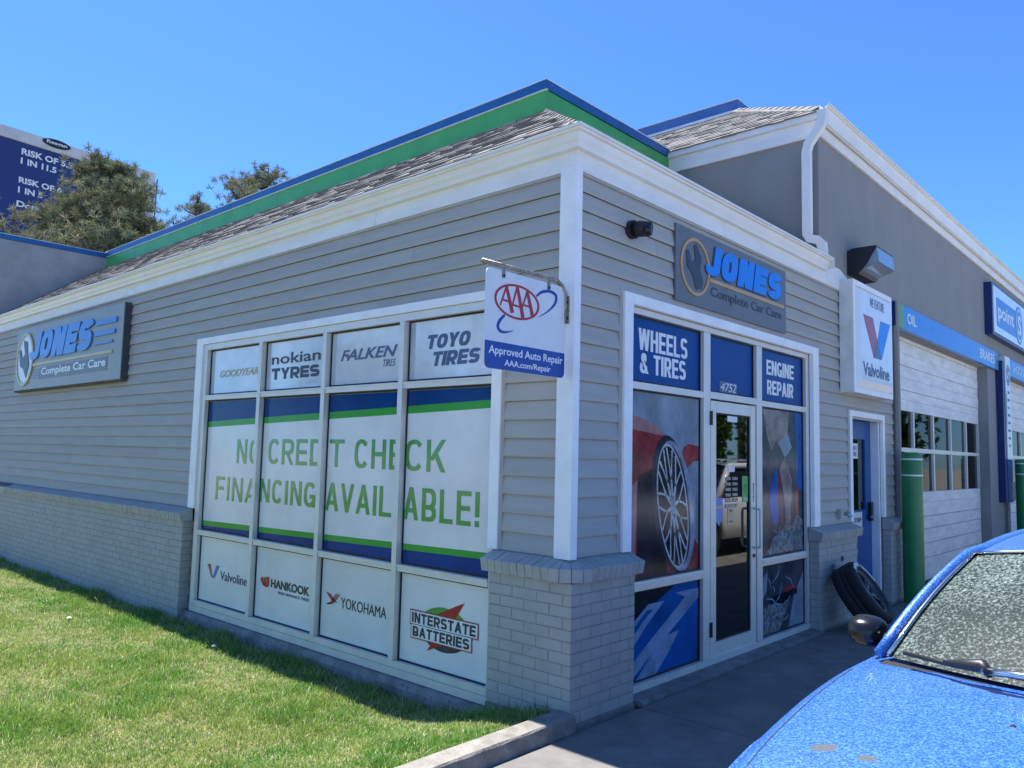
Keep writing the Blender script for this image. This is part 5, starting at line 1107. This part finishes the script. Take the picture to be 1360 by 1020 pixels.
grid(lambda a, b: Lp((C2-.8+1.6*a, 10.12+SY, .97), (C2-.7+1.4*a, 10.05+SY, 1.46), b), 4, 3, 'rear_window', 'pr_dark', suv)

# ================================================================== INSIDE THE ENTRANCE
ct = thing('service_counter', (-2.5, 2.2, 0), 'pale reception counter seen through the glass door', 'counter')
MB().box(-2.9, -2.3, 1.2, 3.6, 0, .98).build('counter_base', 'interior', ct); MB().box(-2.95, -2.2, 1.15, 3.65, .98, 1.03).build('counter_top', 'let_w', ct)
dt = thing('display_tyre', (-1.2, 2.9, 0), 'display tyre with alloy wheel standing inside the glass door', 'tyre'); wheel((-1.2, 3.0, .36), (1, -.4, .05), .35, .24, dt, 'rims', 7)

# ================================================================== BILLBOARD AND TREES
c0 = Vector(CAM); hA = Vector((-.92, .219, 0)).normalized(); hB = Vector((-.881, .361, 0)).normalized()
PA = c0+hA*40.7; PB = c0+hB*43.7; dirU = (PB-PA); dirU.z = 0; wd_ = dirU.length; dirU.normalize()
FB = Frame((PB.x, PB.y, 0), dirU, (0, 0, 1)); HT = 15.55
bb = thing('billboard', (PB.x-dirU.x*7.3, PB.y-dirU.y*7.3, 0), 'large navy roadside billboard with white lettering rising behind the pine tree', 'billboard')
X0 = -14.6; rect(FB, X0+.45, HT-5.0, -.45, HT-.5, 0, .06, 'poster', 'bb_face', bb)
mb = MB()
for q in ((X0, HT-.47, 0, HT), (X0, HT-5.5, 0, HT-5.03), (-.42, HT-5.03, 0, HT-.47), (X0, HT-5.03, X0+.42, HT-.47)): rect(FB, *q, -.3, .12, '', '', None, mb=mb)
mb.build('frame', 'bb_frame', bb); mb = MB(); mb.tube([FB.p(X0/2, 0, -.6), FB.p(X0/2, HT-5.5, -.6)], .45, 14); mb.build('column', 'steel', bb)
mb = MB(); mb.tube([FB.p(.12, HT-4.5, 0), FB.p(.18, HT-.25, 0)], .03, 6); mb.build('aerial', 'black', bb)
for s, q in (('RISK OF 5.5', (-6.27, 14.49, -4.05, 14.78)), ('1 IN 11.5', (-6.27, 14.06, -4.75, 14.34)), ('RISK OF 6', (-6.29, 13.18, -4.45, 13.46)), ('1 IN 5', (-6.29, 12.72, -5.25, 13.0)), ('Donovan', (-6.31, 12.08, -4.5, 12.36))):
    text(s, FB, q, .062, 'signw', bb, bold=.03, thick=.02)
poly(FB, ell(-4.85, 15.42, .62, .20, 28), .13, .16, 'maker_plate', 'black', bb); text('Reagan', FB, (-5.3, 15.32, -4.4, 15.52), .165, 'signw', bb, bold=.02, thick=.01)

def crown(name, pts, m, parent, size, nb, wdt, seed, upb=.3):
    """leafy mass: a tuft of narrow blades at every point"""
    r = np.random.RandomState(seed); P = np.repeat(np.array(pts), nb, 0); n = len(P)
    d = r.normal(size=(n, 3)); d[:, 2] += upb; d /= np.linalg.norm(d, axis=1)[:, None]; L_ = size*(.6+.7*r.rand(n))[:, None]
    q = np.cross(d, r.normal(size=(n, 3))); q /= np.linalg.norm(q, axis=1)[:, None]; o = P+d*L_*.12
    V = np.stack([o-q*wdt*.5, o+q*wdt*.5, o+d*L_*.6+q*wdt*.7, o+d*L_, o+d*L_*.6-q*wdt*.7], 1).reshape(-1, 3)
    lo, hi = V.min(0), V.max(0); c = (lo+hi)/2; c[2] = lo[2]; V = V-c
    me = bpy.data.meshes.new(name); me.vertices.add(len(V)); me.vertices.foreach_set('co', V.ravel()); me.loops.add(n*5); me.loops.foreach_set('vertex_index', np.arange(n*5, dtype=np.int32))
    me.polygons.add(n); me.polygons.foreach_set('loop_start', (np.arange(n)*5).astype(np.int32)); me.update(calc_edges=True)
    a = me.attributes.new('rnd', 'FLOAT', 'POINT'); tr = np.repeat(r.rand(len(pts)), nb); a.data.foreach_set('value', np.repeat(np.clip(tr*.6+.4*r.rand(n), 0, 1), 5))
    me.materials.append(M[m]); ob = bpy.data.objects.new(name, me); COL.objects.link(ob); place(ob, c, parent); return ob
def pine(loc, H, crown_r, z0, label, seed, nl=70, dens=1.0, lean=(0, 0)):
    rnd = random.Random(seed); t = thing('pine_tree', loc, label, 'tree', 'pine trees behind the shop'); x, y, z = loc; mb = MB()
    tp = [Vector((x+lean[0]*h+.12*math.sin(h*7), y+lean[1]*h+.1*math.sin(h*5), z+h*H)) for h in [i/9 for i in range(10)]]
    mb.tube(tp, [.24*(1-i/9)**.8+.02 for i in range(10)], 8); tips = []
    lim = MB()
    for i in range(nl):
        h = z0+(1-z0)*(rnd.random()**.85)*.97; a = rnd.random()*6.283; k = (1-h)/(1-z0)
        prof = min(1, (k*1.7)**.85)*(.75+.25*math.sin(k*3.1)); L_ = crown_r*prof*rnd.uniform(.55, 1.12)+.25
        b = tp[min(8, int(h*9))].lerp(tp[min(9, int(h*9)+1)], h*9-int(h*9)); d = Vector((math.cos(a), math.sin(a), rnd.uniform(.1, .55))); d.normalize()
        e = b+d*L_; m_ = b+d*L_*.55+Vector((0, 0, -.05*L_)); lim.tube([b, m_, e], [.05, .03, .012], 5)
        for j in range(int((7+L_*12)*dens)):
            s = rnd.uniform(.28, 1.03)**.8; p = b.lerp(e, s)+Vector((rnd.gauss(0, 1), rnd.gauss(0, 1), rnd.gauss(0, .65)+.1))*(.10+.16*L_*(1.1-s*.6)); tips.append(tuple(p))
            if rnd.random() < .12: lim.tube([b.lerp(e, s*.9), p], [.014, .006], 4)
    mb.build('trunk', 'bark', t, smooth=True); lim.build('limbs', 'bark', t); crown('crown', tips, 'needle', t, .15, 30, .011, seed)
    return t
gz_ = -.2
pine((-21.4, 4.85, gz_), 10.35, 3.0, .36, 'large bushy pine rising above the left wing in front of the billboard', 11, 125, 1.15)
pine((-22.9, 10.95, gz_-.2), 12.3, 2.5, .58, 'sparse pine top showing just above the green parapet', 5, 44, .9)
pine((-24.1, 8.9, gz_), 10.75, 2.3, .55, 'low thin pine tip left of the sparse pine top', 9, 34, .7)
pine((-22.6, 1.55, gz_), 8.9, 1.9, .35, 'small dark pine cut by the left edge of the photo', 21, 50, .9)
TL = ['tall', 'broad', 'dense', 'low', 'rounded', 'spreading', 'high']
def leafy(loc, H, r_, seed):
    rnd = random.Random(seed); t = thing('street_tree', loc, TL[seed-1]+' green street tree across the lot', 'tree', 'street trees across the lot'); x, y, z = loc
    MB().tube([(x, y, z), (x+.1, y, z+H*.5)], [.25, .15], 8).build('trunk', 'bark', t); pts = []
    for i in range(26):
        c = Vector((rnd.gauss(0, .5)*r_, rnd.gauss(0, .5)*r_, H*.65+rnd.gauss(0, .35)*r_))
        for j in range(30): pts.append((x+c.x+rnd.gauss(0, .22)*r_, y+c.y+rnd.gauss(0, .22)*r_, z+c.z+rnd.gauss(0, .2)*r_))
    crown('crown', pts, 'leaf', t, .35, 6, .16, seed)
for (x, y, h, r_, s) in ((16, 30, 6, 2.6, 1), (22, 40, 8, 3.2, 2), (30, 44, 7, 3, 3), (12, 42, 7, 3, 4), (-14, -30, 8, 3.5, 5), (-24, -34, 7, 3.2, 6), (-34, -26, 9, 4, 7)): leafy((x, y, -.45), h, r_, s)
for (x, y, lb_) in ((15.5, 34, 'nearest wooden utility pole between the green trees across the lot'), (24, 52, 'farther wooden utility pole behind the green trees'), (-30, -38, 'wooden utility pole beyond the lawn across the street')):
    t = thing('utility_pole', (x, y, -.45), lb_, 'pole', 'utility poles across the lot'); mb = MB(); mb.tube([(x, y, -.45), (x, y, 11)], [.16, .1], 8); mb.build('pole_shaft', 'pole', t)
    for z in (9.2, 10.2): MB().box(x-1.1, x+1.1, y-.05, y+.05, z, z+.1).build('crossarm', 'pole', t)
for k in list(bpy.data.materials):
    if k.users == 0: bpy.data.materials.remove(k)
